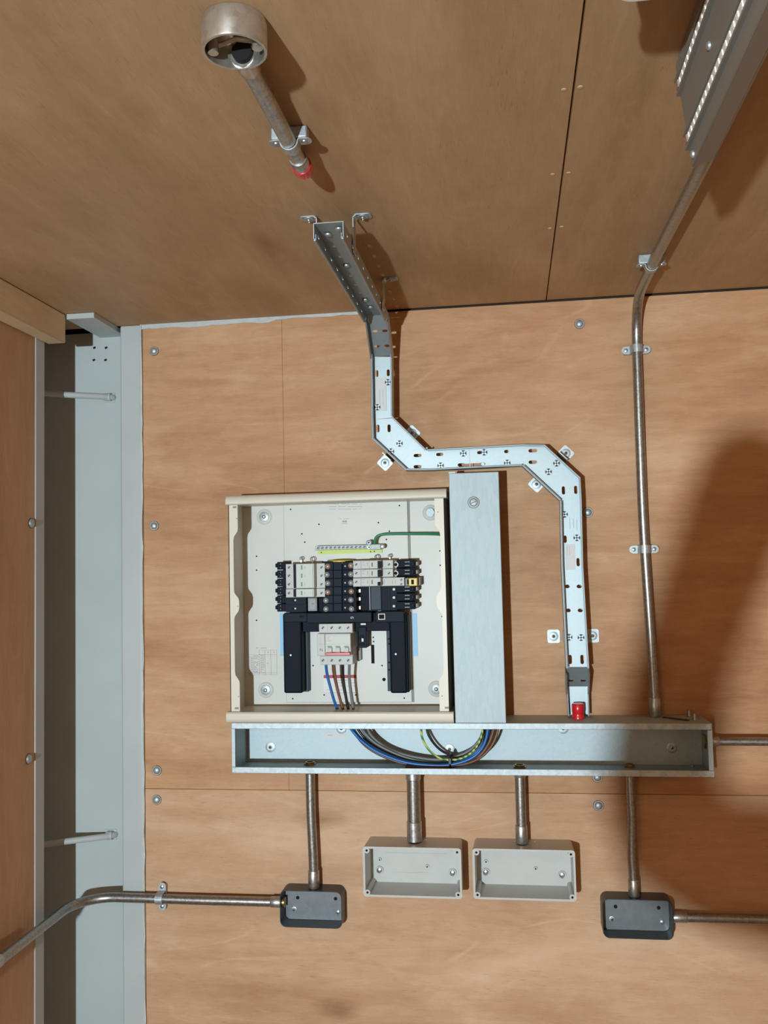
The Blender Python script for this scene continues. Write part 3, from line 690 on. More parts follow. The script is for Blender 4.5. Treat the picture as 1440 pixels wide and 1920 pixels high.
foot_bracket(1061, 850, math.radians(45), -.98)
foot_bracket(1006, 908, math.radians(45), .98)
foot_bracket(1038, 1193, 0, 1.55)
foot_bracket(1111, 1192, 0, -.98)
for px, py, sg in ((579, 409, 1), (680, 404, -1), (733, 522, -1)):
    q = atZ(px, py, CZ); cx = q.x; cy = q.y
    br = MB().plate(rrect(-.014, -.010, .014, .010, .005, 4), [], (cx, cy, CZ-.0018), X_, Y_, -Z_, .0016).build('bracket', 'zinc', tr)
    washer_screw(br, (cx, cy, CZ-.0019), (0, 0, -1), .0085)
    ex = cx+sg*.014
    xt = xa-.0012 if sg > 0 else xb+.0012
    up_ = MB(); pth = [(ex-sg*.004, CZ-.0018), (ex, CZ-.005), (ex, CZ-.04), (xt+(-sg)*.0009, CZ-.05), (xt+(-sg)*.0009, ZCR+.004)]
    for a_, b_ in zip(pth[:-1], pth[1:]):
        a3, b3 = V((a_[0], cy, a_[1])), V((b_[0], cy, b_[1])); d = b3-a3
        if d.length < 1e-5: continue
        dn = d.normalized(); up_.obox((a3+b3)/2, dn, Y_, dn.cross(Y_), d.length/2+.0003, .010, .0007)
    up_.build('upstand', 'zinc', br)
# red cap on the trunking under the tray
rc = at(1084, 1334, -.040)
mb = MB(); mb.lathe((rc.x, -.040, TZ1), (0, 0, 1), [(0, .0125), (.003, .0125), (.006, .0115), (.011, .0112), (.013, .0122), (.027, .0120), (.029, .0105), (.0295, .003)], 24)
tag(mb.build('red_cap', 'red_plastic'), 'red plastic end cap standing on the trunking under the tray', 'cap')

# ------------------------------------------------------------------ ceiling box with stub conduit
bs = thing('conduit_box', 'round cast conduit box on the ceiling with a short red capped pipe', 'conduit box')
zb = 2.010
c0 = atZ(440, 95, zb-.012); bx_, by_ = -.2585, -1.046
Rb_ = .0328; hb = .0315
mb = MB(); mb.lathe((bx_, by_, CZ-.0005), (0, 0, -1), [(0, Rb_*.97), (.004, Rb_), (hb-.002, Rb_), (hb, Rb_*.985), (hb, Rb_*.90), (.008, Rb_*.86)], 40, cap0=True, cap1=True)
shell = mb.build('shell', 'cast_metal', bs)
for sx in (-1, 1):
    MB().cyl((bx_+sx*Rb_*.70, by_+.002, CZ-.01), (bx_+sx*Rb_*.70, by_+.002, CZ-hb+.002), .0055, 12).build('screw_boss', 'cast_metal', shell)
MB().tube([(bx_-.020, by_+.010, CZ-.017), (bx_, by_+.006, CZ-.015), (bx_+.020, by_+.010, CZ-.017)], .0026, 8).build('cast_rib', 'cast_metal', shell)
zp = CZ-.0190
MB().cyl((bx_+.001, by_+Rb_*.60, zp), (bx_+.001, by_+Rb_*.86, zp), .0105, 18).build('spout_bore', 'hole', shell)
MB().lathe((bx_, by_+Rb_*.8, zp), (0, 1, 0), [(0, .0130), (.012, .0128), (.028, .0120), (.030, .0108)], 20).build('spout', 'cast_metal', bs)
yend = -.748
MB().tube([(bx_, by_+Rb_+.02, zp), (bx_+.001, yend, zp)], .0099, 16).build('pipe', 'coupling_steel', bs)
MB().lathe((bx_+.001, yend-.030, zp), (0, 1, 0), [(0, .0112), (.0012, .0118), (.024, .0118)], 18).build('coupling', 'coupling_steel', bs)
MB().lathe((bx_+.001, yend-.010, zp), (0, 1, 0), [(0, .0132), (.012, .0132), (.018, .0126), (.0195, .010)], 20).build('end_cap', 'red_plastic', bs)
saddle(bs, (bx_+.001, -.818, zp), (0, 1, 0), (0, 0, -1), .0099, arm=.019, wid=.0085, stand=.0030, gap=.0158)

# ------------------------------------------------------------------ LED batten on the right of the ceiling
lf = thing('led_batten', 'grey metal light batten with two unlit LED strips below the ceiling', 'light fixture')
fx0t, fx0b, fx1 = .196, .209, .232
prof = [(fx0t, CZ-.0008), (fx0b, 1.931), (fx1, 1.938), (.262, CZ-.0008)]
ya, yb_ = -1.95, -.885
rg = [[(x, y, z) for x, z in prof] for y in (ya, yb_)]
MB().rings(rg, smooth=False).build('body', 'fixture_grey', lf, bevel=.0015)
dirv = V((fx0b-fx0t, 0, 1.931-CZ)).normalized(); nrm = V((dirv.z, 0, -dirv.x))
if nrm.x > 0: nrm = -nrm
for z in (2.022, 1.9600):
    x = fx0t+(CZ-z)/(CZ-1.931)*(fx0b-fx0t)
    c = V((x, (ya+yb_)/2-.0, z))
    st = MB().obox(c+nrm*.0012, Y_, dirv, nrm, (yb_-ya)/2-.006, .0052, .0012).build('led_strip', 'led_strip', lf, bevel=.0006, seg=1)
    for s_ in (-1, 1):
        MB().obox(c+dirv*(.0078*s_)+nrm*.0022, Y_, dirv, nrm, (yb_-ya)/2-.001, .0014, .0022).build('groove_rail', 'fixture_grey', lf)
    ch = None
    for k in range(34):
        yy = yb_-.018-k*.0145
        if ch is None:
            ch = MB().obox(V((0, 0, 0)), Y_, dirv, nrm, .0026, .0026, .0006).build('led_chip', 'led_chip', st); ch.location = c+nrm*.0028+V((0, yy-c.y, 0))
        else:
            q = ch.copy(); COL.objects.link(q); q.parent = st; q.location = c+nrm*.0028+V((0, yy-c.y, 0))
    MB().obox(c+nrm*.0025+V((0, yb_-.008-c.y, 0)), Y_, dirv, nrm, .005, .004, .0015).build('terminal', 'copper_cap', st)
for z, yy in ((1.992, -1.02), (1.940, -.90)):
    x = fx0t+(CZ-z)/(CZ-1.931)*(fx0b-fx0t)
    MB().lathe(V((x, yy, z)), nrm, [(0, .0045), (.002, .004), (.003, .002)], 12).build('screw', 'zinc', lf)
# white bulkhead whose edge shows at the top
wb = thing('bulkhead_light', 'white rimmed ceiling light peeking in beside the LED batten', 'light fixture')
wx0, wx1, wy1, wz = .103, .170, -1.096, 1.996
MB().plate(rrect(wx0, -1.36, wx1, wy1, .02, 5), [], (0, 0, wz), X_, Y_, -Z_, .006).build('rim', 'white_gloss', wb, bevel=.002)
MB().plate(rrect(wx0+.006, -1.354, wx1-.006, wy1-.006, .016, 5), [], (0, 0, wz+.006), X_, Y_, -Z_, CZ-wz-.0065).build('body', 'fixture_grey', wb)

# ------------------------------------------------------------------ distribution board
db = thing('distribution_board', 'open cream metal distribution board without its cover', 'electrical panel')
EX0, EX1, EZ0, EZ1, EY = -.5705, -.1285, 1.2035, 1.652, -.100
bp = MB().box(EX0, EX1, -.0004, -.0030, EZ0, EZ1).build('back_panel', 'pan_white', db)
px0, px1 = at(532, 1000, -.008).x, at(768.5, 1130, -.008).x
MB().box(px0, px1, -.0005, -.0100, at(650, 1317, -.008).z, EZ1-.006).build('mounting_pan', 'pan_white', db, bevel=.0015)
MB().box(px1+.0002, px1+.0035, -.0005, -.0060, at(650, 1317, -.008).z, EZ1-.006).build('pan_step', 'grey_side', db)
MB().box(EX0, EX0+.0015, -.0004, EY, EZ0, EZ1).build('side_wall', 'cream', db)
MB().box(EX1-.0015, EX1, -.0004, EY, EZ0, EZ1).build('side_wall', 'cream', db)
MB().plate([(EX0+.0016, EY), (EX1-.0016, EY), (EX1-.0016, -.0004), (EX0+.0016, -.0004)], [rrect(-.352, -.084, -.285, -.030, .005, 3)], (0, 0, EZ0+.0015), X_, Y_, Z_, .0015).build('bottom_wall', 'cream', db)
MB().box(EX0+.0016, EX1-.0016, -.0004, EY, EZ1-.0015, EZ1).build('top_wall', 'cream', db)
def scallop(x_edge, sgn):
    wd, nw = .0195, .0100
    zz = lambda y_: at(435, y_, EY).z
    prof = [(wd, EZ0)]
    for ya_, yb2 in ((1278, 1262), (1157, 1141), (1126, 1112), (1010, 995)):
        pass
    seq = [(1334, wd), (1282, wd), (1277, wd*.97), (1266, nw*1.1), (1260, nw), (1161, nw), (1156, nw*1.1), (1146, wd*.97), (1140, wd+.001), (1127, wd+.001), (1122, wd*.97), (1112, nw*1.1), (1106, nw), (1012, nw), (1006, nw*1.15), (997, wd*.95), (992, wd), (930, wd)]
    pts = [(x_edge+sgn*w_, max(min(zz(y_), EZ1-.0016), EZ0+.0016)) for y_, w_ in seq]
    pts = [(x_edge, EZ0+.0016)] + pts + [(x_edge, EZ1-.0016)]
    if sgn < 0: pts = pts[::-1]
    return MB().plate(pts, [], (0, EY, 0), X_, Z_, -Y_, .0014)
fl = scallop(EX0, 1).build('front_flange', 'cream', db); fr = scallop(EX1, -1).build('front_flange', 'cream', db)
for par, lst in ((fl, ((444, 972), (446, 1137), (447.5, 1306))), (fr, ((821, 960), (829, 1305)))):
    for px, py in lst:
        q = at(px, py, EY); MB().lathe((q.x, EY-.0001, q.z), (0, -1, 0), [(0, .0012), (.0002, .0011)], 8).build('screw_hole', 'ink', par)
for par, px, py in ((fl, 440, 951), (fl, 444, 1328), (fr, 838, 1327)):
    q = at(px, py, EY); MB().box(q.x-.004, q.x+.004, EY-.0003, EY+.0001, q.z-.002, q.z+.002).build('notch', 'grey_side', par)
def lip(x0, x1, z0, z1, name, flipz):
    r = .012; pr_ = [(0.0, z0), (0.0, z1)]
    n = 6; out = []
    # profile in (Y,Z), rounded towards the camera
    yf = -.115
    if flipz: out = [(-.004, z1), (yf+.014, z1)] + [(yf+.014-.014*math.sin(a), z1-.014+.014*math.cos(a)) for a in [math.pi/2*k/n for k in range(1, n+1)]] + [(yf, z0+.002), (yf+.002, z0), (-.096, z0), (-.096, z0+.002), (-.004, z0+.003)]
    else: out = [(-.004, z0), (yf+.010, z0)] + [(yf+.010-.010*math.sin(a), z0+.010-.010*math.cos(a)) for a in [math.pi/2*k/n for k in range(1, n+1)]] + [(yf, z1-.003), (yf+.003, z1), (-.096, z1), (-.096, z1-.003), (-.004, z1-.004)]
    mb = MB(); mb.rings([[(x, y, z) for y, z in out] for x in (x0, x1)], smooth=True)
    return mb.build(name, 'cream', db, bevel=.0008)
lz1 = (at(422.5, 930, -.113).z+at(836.6, 913.3, -.113).z)/2; lz0 = (at(422, 947, -.115).z+at(836, 933, -.115).z)/2
lip(at(422, 937, -.115).x, at(836.8, 925, -.115).x, lz0, lz1, 'top_lip', True)
lip(at(423.5, 1345, -.115).x, at(850.5, 1345, -.115).x, TZ1+.0012, (at(424, 1336, -.115).z+at(850, 1335, -.115).z)/2, 'bottom_lip', False)
# mounting bolts
for px, py, hx in ((495, 969, 0), (807, 961, 1), (498, 1294, 0), (818, 1292, 0)):
    q = at(px, py, -.006)
    bo = MB().lathe((q.x, -.0030, q.z), (0, -1, 0), [(0, .0168), (.0010, .0158), (.0020, .0140)], 28).build('boss', 'pan_white', db)
    MB().lathe((q.x, -.0050, q.z), (0, -1, 0), [(0, .0105), (.0014, .0105), (.0018, .0098)], 24).build('washer', 'zinc', bo)
    if hx: MB().hexn((q.x, -.0066, q.z), (0, -1, 0), .0092, .006).build('bolt_head', 'galvanised', bo)
    else: MB().lathe((q.x, -.0067, q.z), (0, -1, 0), [(0, .0042), (.003, .0038), (.0042, .002)], 14).build('bolt_head', 'coupling_steel', bo)
HOLES = [(545, 955), (749, 948), (598, 983), (566, 1001), (571.5, 1016.5), (709.5, 980), (730, 996), (724.5, 1011.5), (481, 1043), (481, 1069), (481, 1163), (825, 1033), (825.5, 1060), (829, 1156), (587, 1248), (716.5, 1248), (608, 1303), (667, 1303), (549, 1310), (758, 1309), (608.5, 1325), (638, 1325), (667.5, 1325), (558, 1328), (750, 1327), (700, 1195), (700.5, 1203)]
for px, py in HOLES:
    inpan = 534 < px < 766 and py < 1316
    yv = -.0100 if inpan else -.0030
    q = at(px, py, yv)
    if py > 1318:                         # holes in the bottom wall
        q = atZ(px, py, EZ0+.0016); MB().lathe((q.x, q.y, EZ0+.0015), (0, 0, 1), [(0, .002), (.0002, .002)], 8).build('screw_hole', 'hole', db)
    else: MB().lathe((q.x, yv-.0001, q.z), (0, -1, 0), [(0, .0017), (.0002, .0016)], 10).build('screw_hole', 'hole', db)
q = at(720, 1274, -.01); MB().lathe((q.x, -.0101, q.z), (0, -1, 0), [(0, .0036), (.0002, .0036)], 14).build('screw_hole', 'hole', db)
a, b_, c_, d_ = pr(696, 1209, 702, 1244, -.0101); MB().box(a, b_, -.0103, -.0100, c_, d_).build('pan_slot', 'hole', db)
MB().box(at(808, 1331, -.1).x, at(830, 1331, -.1).x, -.099, -.0995, EZ0+.002, EZ0+.0035).build('clip', 'label_white', db)
# printed matter
def ink_lines(name, mat, rows, Y, par):
    mb = MB()
    for x0, y0, x1, y1 in rows:
        a, b2_, c2__, d2_ = pr(x0, y0, x1, y1, Y); mb.box(a, b2_, Y-.0003, Y, c2__, d2_)
    return mb.build(name, mat, par)
random.seed(2)
def words(x0, x1, y, h, dens=.75):
    out = []; x = x0
    while x < x1:
        w_ = random.uniform(1.5, 5)
        if random.random() < dens: out.append((x, y, min(x+w_, x1), y+h))
        x += w_+.8
    return out
ink_lines('printed_notice', 'ink_light', words(605, 690, 944.5, .9)+words(613, 679, 949.2, 1.1, .9)+words(618, 676, 954, .9), -.0101, db)
ink_lines('printed_mark', 'ink_light', words(636, 655, 972, .9)+words(642, 651, 976, 3.5, .9)+words(640, 652, 981.5, .9), -.0101, db)
gl = []
for y in (1219, 1227.5): gl.append((486, y-.15, 519, y+.25))
for k in range(9): gl.append((467, 1227.5+4.2*k, 497.5, 1227.9+4.2*k))
gl.append((467, 1261, 519, 1261.5)); gl.append((467, 1264.7, 519, 1265.2))
for x in (486, 497, 508, 519): gl.append((x-.2, 1219, x+.3, 1265))
gl.append((466.8, 1227.5, 467.3, 1265))
for k in range(8): gl += words(470, 484, 1229+4.2*k, 1.4)+words(488.5, 496, 1229+4.2*k, 1.4)
gl += words(480, 500, 1214.5, 1.1)+[(501.5, 1222, 503.5, 1224), (512.5, 1222, 514.5, 1223.5)]+words(500, 506, 1243, 1)+words(511.5, 516, 1243, 1)
ink_lines('printed_table', 'ink_light', gl, -.0031, db)
a, b_, c_, d_ = pr(607, 1265, 668.5, 1299, -.0101); st = MB().box(a, b_, -.0105, -.0100, c_, d_).build('warning_label', 'label_white', db)
ink_lines('label_band', 'ink_red', [(607, 1265.5, 668.5, 1271.5)], -.0106, st)
ink_lines('label_print', 'ink_light', words(630, 666, 1275, .8)+words(630, 666, 1280, .8)+words(628, 666, 1286, .8)+words(612, 666, 1293, .8)+[(607, 1298.5, 668.5, 1299)], -.0106, st)
for x0, x1 in ((525, 531), (774.5, 782.5)):
    a, b_, c_, d_ = pr(x0, 1150, x1, 1230, -.0040); MB().box(a, b_, -.0045, -.0030, c_, d_).build('blue_tape', 'blue_tape', db)

# ------------------------------------------------------------------ busbar assembly
ba = thing('busbar_assembly', 'black plastic busbar chassis with two legs in the middle of the board', 'busbar')
def part(name, mat, rects, par, bevel=.0006, seg=1):
    mb = MB()
    for x0, y0, x1, y1, yf, yb in rects: pbox(mb, x0, y0, x1, y1, yf, yb)
    return mb.build(name, mat, par, bevel=bevel, seg=seg)
part('leg', 'black_plastic', [(531, 1150, 566, 1300, -.062, -.020)], ba, .004, 3)
part('leg', 'black_plastic', [(730.5, 1150, 762, 1300, -.062, -.020)], ba, .004, 3)
part('leg_rail', 'slate_plastic', [(564, 1160, 577.5, 1297, -.030, -.0102)], ba)
part('leg_rail', 'slate_plastic', [(725.5, 1172, 735, 1296, -.030, -.0102)], ba)
part('leg_rail', 'black_cover', [(760, 1152, 765.5, 1298, -.045, -.0102)], ba)
part('bridge', 'black_plastic', [(566, 1150, 730, 1184, -.050, -.0102)], ba)
part('bridge_cover', 'black_cover', [(575, 1148.5, 697, 1168, -.066, -.048)], ba, .0015)
part('bridge_cover', 'black_cover', [(532, 1149, 576, 1167, -.064, -.048)], ba, .0015)
part('bridge_cover', 'black_cover', [(704, 1146, 758, 1167, -.066, -.048)], ba, .0015)
w_ = part('window_frame', 'label_white', [(709, 1150.5, 722, 1162, -.0672, -.0655)], ba, .0003)
part('window', 'hole', [(710.5, 1152, 720.5, 1160.5, -.0675, -.066)], w_, 0)
part('window', 'hole', [(561, 1154, 570, 1158, -.0645, -.063)], ba, 0)
part('moulded_mark', 'label_white', [(657.5, 1156.5, 662.5, 1157.2, -.0663, -.0655), (657.5, 1157, 658.3, 1159.5, -.0663, -.0655), (661.5, 1157, 662.5, 1160, -.0663, -.0655), (657.5, 1159.2, 660, 1160, -.0663, -.0655)], ba, 0)
for px, py in ((545, 1228.5), (742, 1226.5)):
    q = at(px, py, -.063); MB().lathe((q.x, -.0618, q.z), (0, -1, 0), [(0, .0022), (.0012, .0018)], 10).build('screw', 'zinc', ba)
for px in (570, 729.5):
    for py in (1198, 1207, 1242, 1256):
        q = at(px, py, -.0302); MB().lathe((q.x, -.0300, q.z), (0, -1, 0), [(0, .0021), (.0002, .002)], 8).build('rail_hole', 'hole', ba)
part('side_terminal', 'black_cover', [(672, 1176, 687, 1215, -.055, -.018)], ba, .001)
part('side_terminal', 'black_plastic', [(674, 1191, 682, 1200, -.0565, -.05), (672.5, 1206, 684, 1210, -.0565, -.05)], ba)
part('terminal_tab', 'label_white', [(676, 1168.5, 686, 1172, -.058, -.05)], ba)
part('terminal_tab', 'label_white', [(678, 1197, 681.5, 1203, -.0572, -.056)], ba, 0)
part('neutral_rail', 'grey_side', [(662, 1214, 677, 1238, -.022, -.0102), (684, 1190, 690, 1213, -.024, -.0102)], ba)
# centre cover with rows
part('centre_base', 'black_plastic', [(604, 1052, 668, 1148, -.060, -.0102)], ba, .001)
for k in range(6):
    y = 1054+15.6*k
    part('cover_tile', 'black_cover', [(611, y, 624.5, y+14.8, -.0655, -.059)], ba, .0006)
    part('cover_tile', 'black_cover', [(625.2, y-.3, 641, y+14.5, -.0655, -.059)], ba, .0006)
    part('cover_tile', 'black_plastic', [(642, y-.8, 661, y+14, -.064, -.059)], ba, .0006)
    part('row_dot', 'wire_grey', [(645.6, y+6.2, 648.6, y+9.0, -.0646, -.0635)], ba, 0)
capsL = [(614.5, 1062, 1), (613, 1077.6, 0), (614.5, 1093.7, 0), (614.5, 1110.5, 1), (611, 1126, 0), (611, 1142, 0)]
capsR = [(657.8, 1060.5, 1), (657.8, 1076.7, 0), (657.8, 1092.8, 0), (658.5, 1109, 1), (657.8, 1125, 0), (659, 1141.7, 0)]
for px, py, red in capsL+capsR:
    q = at(px, py, -.066); MB().lathe((q.x, -.0600, q.z), (0, -1, 0), [(0, .0062), (.006, .0060), (.0085, .0045), (.0095, .002)], 14).build('bus_cap', 'copper_cap' if red else 'clear_cap', ba)
# outer terminal combs
def comb(x0, x1, y0, tabs_left):
    for k in range(6):
        y = y0+15.75*k if tabs_left else y0+15.7*k
        part('terminal_block', 'black_plastic', [(x0, y, x1, y+14.6, -.050, -.0102)], ba, .0008)
        if tabs_left:
            part('terminal_tooth', 'black_plastic', [(516, y+3, 520, y+10.5, -.046, -.016)], ba, .0012)
            for dx in (0, 5, 9.5, 13): part('terminal_rib', 'black_cover', [(522+dx, y+2, 523.5+dx, y+12.5, -.0520, -.049)], ba, 0)
            for dy in (4, 10.5):
                q = at(526, y+dy, -.052); MB().lathe((q.x, -.052, q.z), (0, -1, 0), [(0, .0012), (.001, .001)], 8).build('pin', 'wire_grey', ba)
        else:
            part('terminal_tooth', 'grey_side', [(777.5, y+3.5, 783.5, y+11, -.040, -.012)], ba, .0008)
            for dy in (3.5, 10): part('terminal_rib', 'wire_grey', [(759, y+dy, 768, y+dy+1.2, -.0512, -.0495)], ba, 0)
            part('terminal_bite', 'black_cover', [(771, y+3, 776.5, y+11.5, -.0525, -.049)], ba, .0012)
comb(519.5, 537, 1053.5, True)
comb(743, 778, 1049.5, False)
# empty ways on the left
part('blank_carrier', 'black_cover', [(536, 1120, 574.5, 1148, -.052, -.0102)], ba)
part('carrier_groove', 'black_plastic', [(537, 1133.2, 573, 1134.2, -.0523, -.051)], ba, 0)
for py in (1125.5, 1141):
    q = at(553.5, py, -.053); part('key_slot', 'hole', [(548, py-1.6, 554, py+1.6, -.0524, -.0518)], ba, 0)
    MB().lathe((q.x, -.0520, q.z), (0, -1, 0), [(0, .0020), (.0009, .0018)], 10).build('pin', 'label_white', ba)
part('grey_insert', 'wire_grey', [(577, 1120.5, 594.5, 1146, -.056, -.020)], ba, .001)
part('insert_face', 'wire_grey', [(579.5, 1122, 592, 1144, -.0568, -.055)], ba, .0006)
part('insert_mark', 'ink', [(584.5, 1130.5, 586, 1133.5, -.0571, -.0565), (587, 1130.5, 588.5, 1133.5, -.0571, -.0565)], ba, 0)
part('side_clip', 'black_plastic', [(598, 1121, 606, 1147, -.050, -.012)], ba)
# empty ways on the lower right
part('blank_carrier', 'black_cover', [(690, 1099.5, 745, 1145, -.048, -.0102)], ba)
part('contact_bay', 'hole', [(663, 1099.5, 677, 1145, -.034, -.0102)], ba)
part('contact_bay', 'black_plastic', [(677, 1099.5, 692, 1145, -.046, -.0102)], ba)
part('centre_plate', 'slate_plastic', [(695, 1100, 714.5, 1143.5, -.0525, -.047)], ba, .001)
part('plate_edge', 'label_white', [(692.8, 1100, 693.6, 1144, -.0500, -.047)], ba, 0)
for x in (717, 721, 725, 731): part('carrier_groove', 'black_plastic', [(x, 1100, x+1, 1144, -.0490, -.047)], ba, 0)
for py in (1115.5, 1131): part('carrier_groove', 'black_plastic', [(733, py-.4, 757, py+.4, -.0486, -.047)], ba, 0)
for py in (1105, 1120.5, 1136.7):
    q = at(738.5, py, -.049); MB().lathe((q.x, -.0480, q.z), (0, -1, 0), [(0, .0028), (.0010, .0024)], 12).build('pin', 'label_white', ba)
    q = at(744, py, -.049); MB().lathe((q.x, -.0480, q.z), (0, -1, 0), [(0, .0018), (.0003, .0018)], 8).build('rail_hole', 'hole', ba)
for py in (1107.8, 1123, 1139.5):
    part('contact', 'copper', [(669.3, py-3.2, 676.3, py+3.2, -.038, -.033)], ba, .0006)
    part('contact_arm', 'black_plastic', [(677, py-6, 684, py-1.5, -.0475, -.045)], ba, 0)
# wire loops along the top
for px, py, r in ((565, 1047, .0032), (586, 1048.5, .0048), (707, 1044.5, .0048), (731, 1042, .0032)):
    q = at(px, py, -.022)
    MB().tube([(q.x+r*math.cos(a), -.022, q.z+r*math.sin(a)) for a in [2*math.pi*k/14 for k in range(15)]], .0009, 8).build('hanging_loop', 'coupling_steel', ba)
    MB().box(q.x-.0012, q.x+.0012, -.0235, -.0205, q.z-r-.006, q.z-r).build('loop_stem', 'coupling_steel', ba)
q = at(641, 1050.5, -.040)
mb = MB(); mb.lathe((q.x-.002, -.036, q.z-.0075), (0, 0, 1), [(0, .0270), (.006, .0270), (.0075, .0255)], 32)
tag(mb.build('yellow_disc', 'yellow_plastic'), 'yellow plastic disc edge showing above the busbar cover', 'plastic disc')

# ------------------------------------------------------------------ breakers
YN, YS = -.086, -.066
def scr(par, px, py, Y, r=.0032):
    q = at(px, py, Y); s_ = MB().lathe((q.x, Y+.0002, q.z), (0, -1, 0), [(0, r), (.0006, r), (.0007, r*.6)], 12).build('terminal_screw', 'screw_metal', par)
    MB().obox((q.x, Y-.0007, q.z), (X_+Z_).normalized(), (Z_-X_).normalized(), Y_, r*.8, r*.22, .0002).build('screw_slot', 'hole', s_)
def breaker_left(label, y0, y1, rows):
    o = thing('circuit_breaker', label, 'circuit breaker', 'breakers on the busbar')
    part('body', 'white_plastic', [(536, y0, 609.4, y1, YS, -.012)], o, .0008)
    part('nose', 'white_nose', [(555, y0+.2, 589, y1-.2, YN, YS)], o, .0008)
    part('toggle', 'black_cover', [(550, y0+1, 555.2, y1-.6, YN+.004, YS)], o, .0008)
    for y in rows:
        scr(o, 542, y, YS); scr(o, 603, y, YS)
        part('flag_window', 'green_flag', [(564.3, y-4, 567, y+4, YN-.0003, YN)], o, 0)
        part('print', 'ink_light', [(571, y-2, 571.8, y+2.5, YN-.0002, YN)], o, 0)
    part('rating_print', 'wire_green', [(586, y0+2, 586.7, y1-2, YN-.0002, YN)], o, 0)
    return o
breaker_left('white three-pole breaker with three green flags, mounted on the busbar', 1056.7, 1103.2, (1064, 1079.5, 1095.5))
breaker_left('white single-pole breaker with one green flag below the three-pole breaker', 1103.8, 1119.8, (1112,))
def breaker_right(label, y0, y1, rc_=False):
    o = thing('circuit_breaker', label, 'circuit breaker', 'breakers on the busbar'); ym = (y0+y1)/2
    part('body', 'white_plastic', [(661.8, y0, 737, y1, YS, -.012)] if not rc_ else [(661.8, y0, 758, y1, YS, -.012)], o, .0008)
    part('nose', 'white_plastic', [(677, y0+.2, 713.5, y1-.2, YN, YS)], o, .0008)
    part('toggle', 'black_cover', [(707.8, y0+1.2 if not rc_ else y0+8, 713, y1-1, YN-.004, YS)], o, .0008)
    part('flag_window', 'ink', [(696.5, ym-4, 699, ym+4, YN-.0003, YN)], o, 0)
    part('seam', 'ink_light', [(676.3, y0, 676.8, y1, YS-.0002, YS), (692, y0, 692.4, y1, YN-.0003, YN)], o, 0)
    part('rating_print', 'ink_light', words(679, 690, ym-4.5, 1.0)+[] and [(679, ym-5, 684, ym-4, YN-.0002, YN), (679, ym, 683, ym+.8, YN-.0002, YN), (688.5, ym-4, 689.5, ym+3, YN-.0002, YN)] or [(679, ym-5, 684, ym-4, YN-.0002, YN)], o, 0)
    scr(o, 668, ym, YS)
    if not rc_:
        scr(o, 729.5, ym, YS)
        part('terminal_shroud', 'grey_side', [(737, y0+.4, 744, y1-.4, -.052, -.012)], o, .0006)
        q = at(742.5, ym, -.053); MB().lathe((q.x, -.0522, q.z), (0, -1, 0), [(0, .0052), (.0012, .0050), (.0012, .0034)], 14).build('cable_mouth', 'label_white', o)
        MB().lathe((q.x-.0005, -.0535, q.z), (0, -1, 0), [(0, .0036), (.0004, .0034)], 12).build('cable_bore', 'hole', o)
    else:
        scr(o, 752.5, ym-4, YS, .0026); scr(o, 752.5, ym+4, YS, .0026)
        part('print', 'ink_light', [(720, ym-5, 721, ym+5, YS-.0002, YS), (735.5, ym-4, 736.3, ym+4, YS-.0002, YS), (741, ym-4, 741.8, ym+4, YS-.0002, YS)], o, 0)
        part('neck', 'grey_side', [(758, y0+.8, 766, y1-.8, -.056, -.012)], o, .0006)
        ys_ = part('yellow_block', 'yellow_plastic', [(766, y0+.6, 782, y1-.6, -.060, -.014)], o, .001)
        part('block_opening', 'hole', [(771, ym-4.5, 776, ym+4.5, -.0603, -.0595), (763.5, ym-4.5, 766.2, ym+4.5, -.0603, -.0560)], ys_, 0)
        part('end_foot', 'grey_side', [(782, y0-1, 788, y1-1.5, -.040, -.012)], o, .0006)
    return o
breaker_right('white single-pole breaker topmost of the right-hand three', 1050.6, 1066.6)
breaker_right('white single-pole breaker between the top one and the long yellow-ended one', 1067, 1082.6)
breaker_right('long white breaker with a yellow end block', 1083.2, 1099.2, True)
# incomer
ic = thing('main_switch', 'white four-pole main switch with red toggle bar and wires below', 'switch')
part('body', 'white_plastic', [(598, 1169.5, 661, 1187, -.074, -.012), (599, 1187, 661, 1230, -.074, -.012), (600.5, 1230, 661.5, 1246.5, -.074, -.012)], ic, .0008)
part('nose', 'white_nose', [(609.8, 1188.3, 657.5, 1229.5, -.090, -.074)], ic, .0008)
part('neutral_nose', 'white_plastic', [(594.5, 1188.3, 609.4, 1229.5, -.088, -.074)], ic, .0008)
part('seam', 'ink_light', [(594.5, 1207.8, 609.4, 1208.2, -.0883, -.088), (613.9, 1169.5, 614.3, 1187, -.0743, -.074), (613.9, 1231, 614.3, 1246, -.0743, -.074), (611, 1207.6, 657, 1207.9, -.0903, -.090)], ic, 0)
for k, px in enumerate((605.5, 622, 637.3, 652.8)):
    scr(ic, px, 1177, -.074, .0034); scr(ic, px+.2, 1238, -.074, .0034)
for px in (618, 633.5, 649.5):
    part('flag_window', 'green_flag', [(px-4.3, 1211, px+4.3, 1213.6, -.0904, -.090)], ic, 0)
    part('toggle', 'white_plastic', [(px-4, 1214.5, px+4, 1223.5, -.096, -.089)], ic, .0006)
part('toggle_bar', 'red_toggle', [(610.5, 1223.5, 656.5, 1228.8, -.101, -.089)], ic, .001)
part('rating_print', 'ink_light', [(612, 1190.5, 656, 1190.9, -.0903, -.0900), (613.5, 1194, 619, 1194.7, -.0903, -.0900), (613.5, 1197.5, 617, 1198.2, -.0903, -.0900), (613.5, 1201.5, 620, 1202.1, -.0903, -.0900)], ic, 0)
q = at(599.3, 1221.2, -.0884)
fc = bpy.data.curves.new('letter', 'FONT'); fc.body = 'N'; fc.size = .0082; fc.extrude = .0001
fo = bpy.data.objects.new('letter_tmp', fc); COL.objects.link(fo)
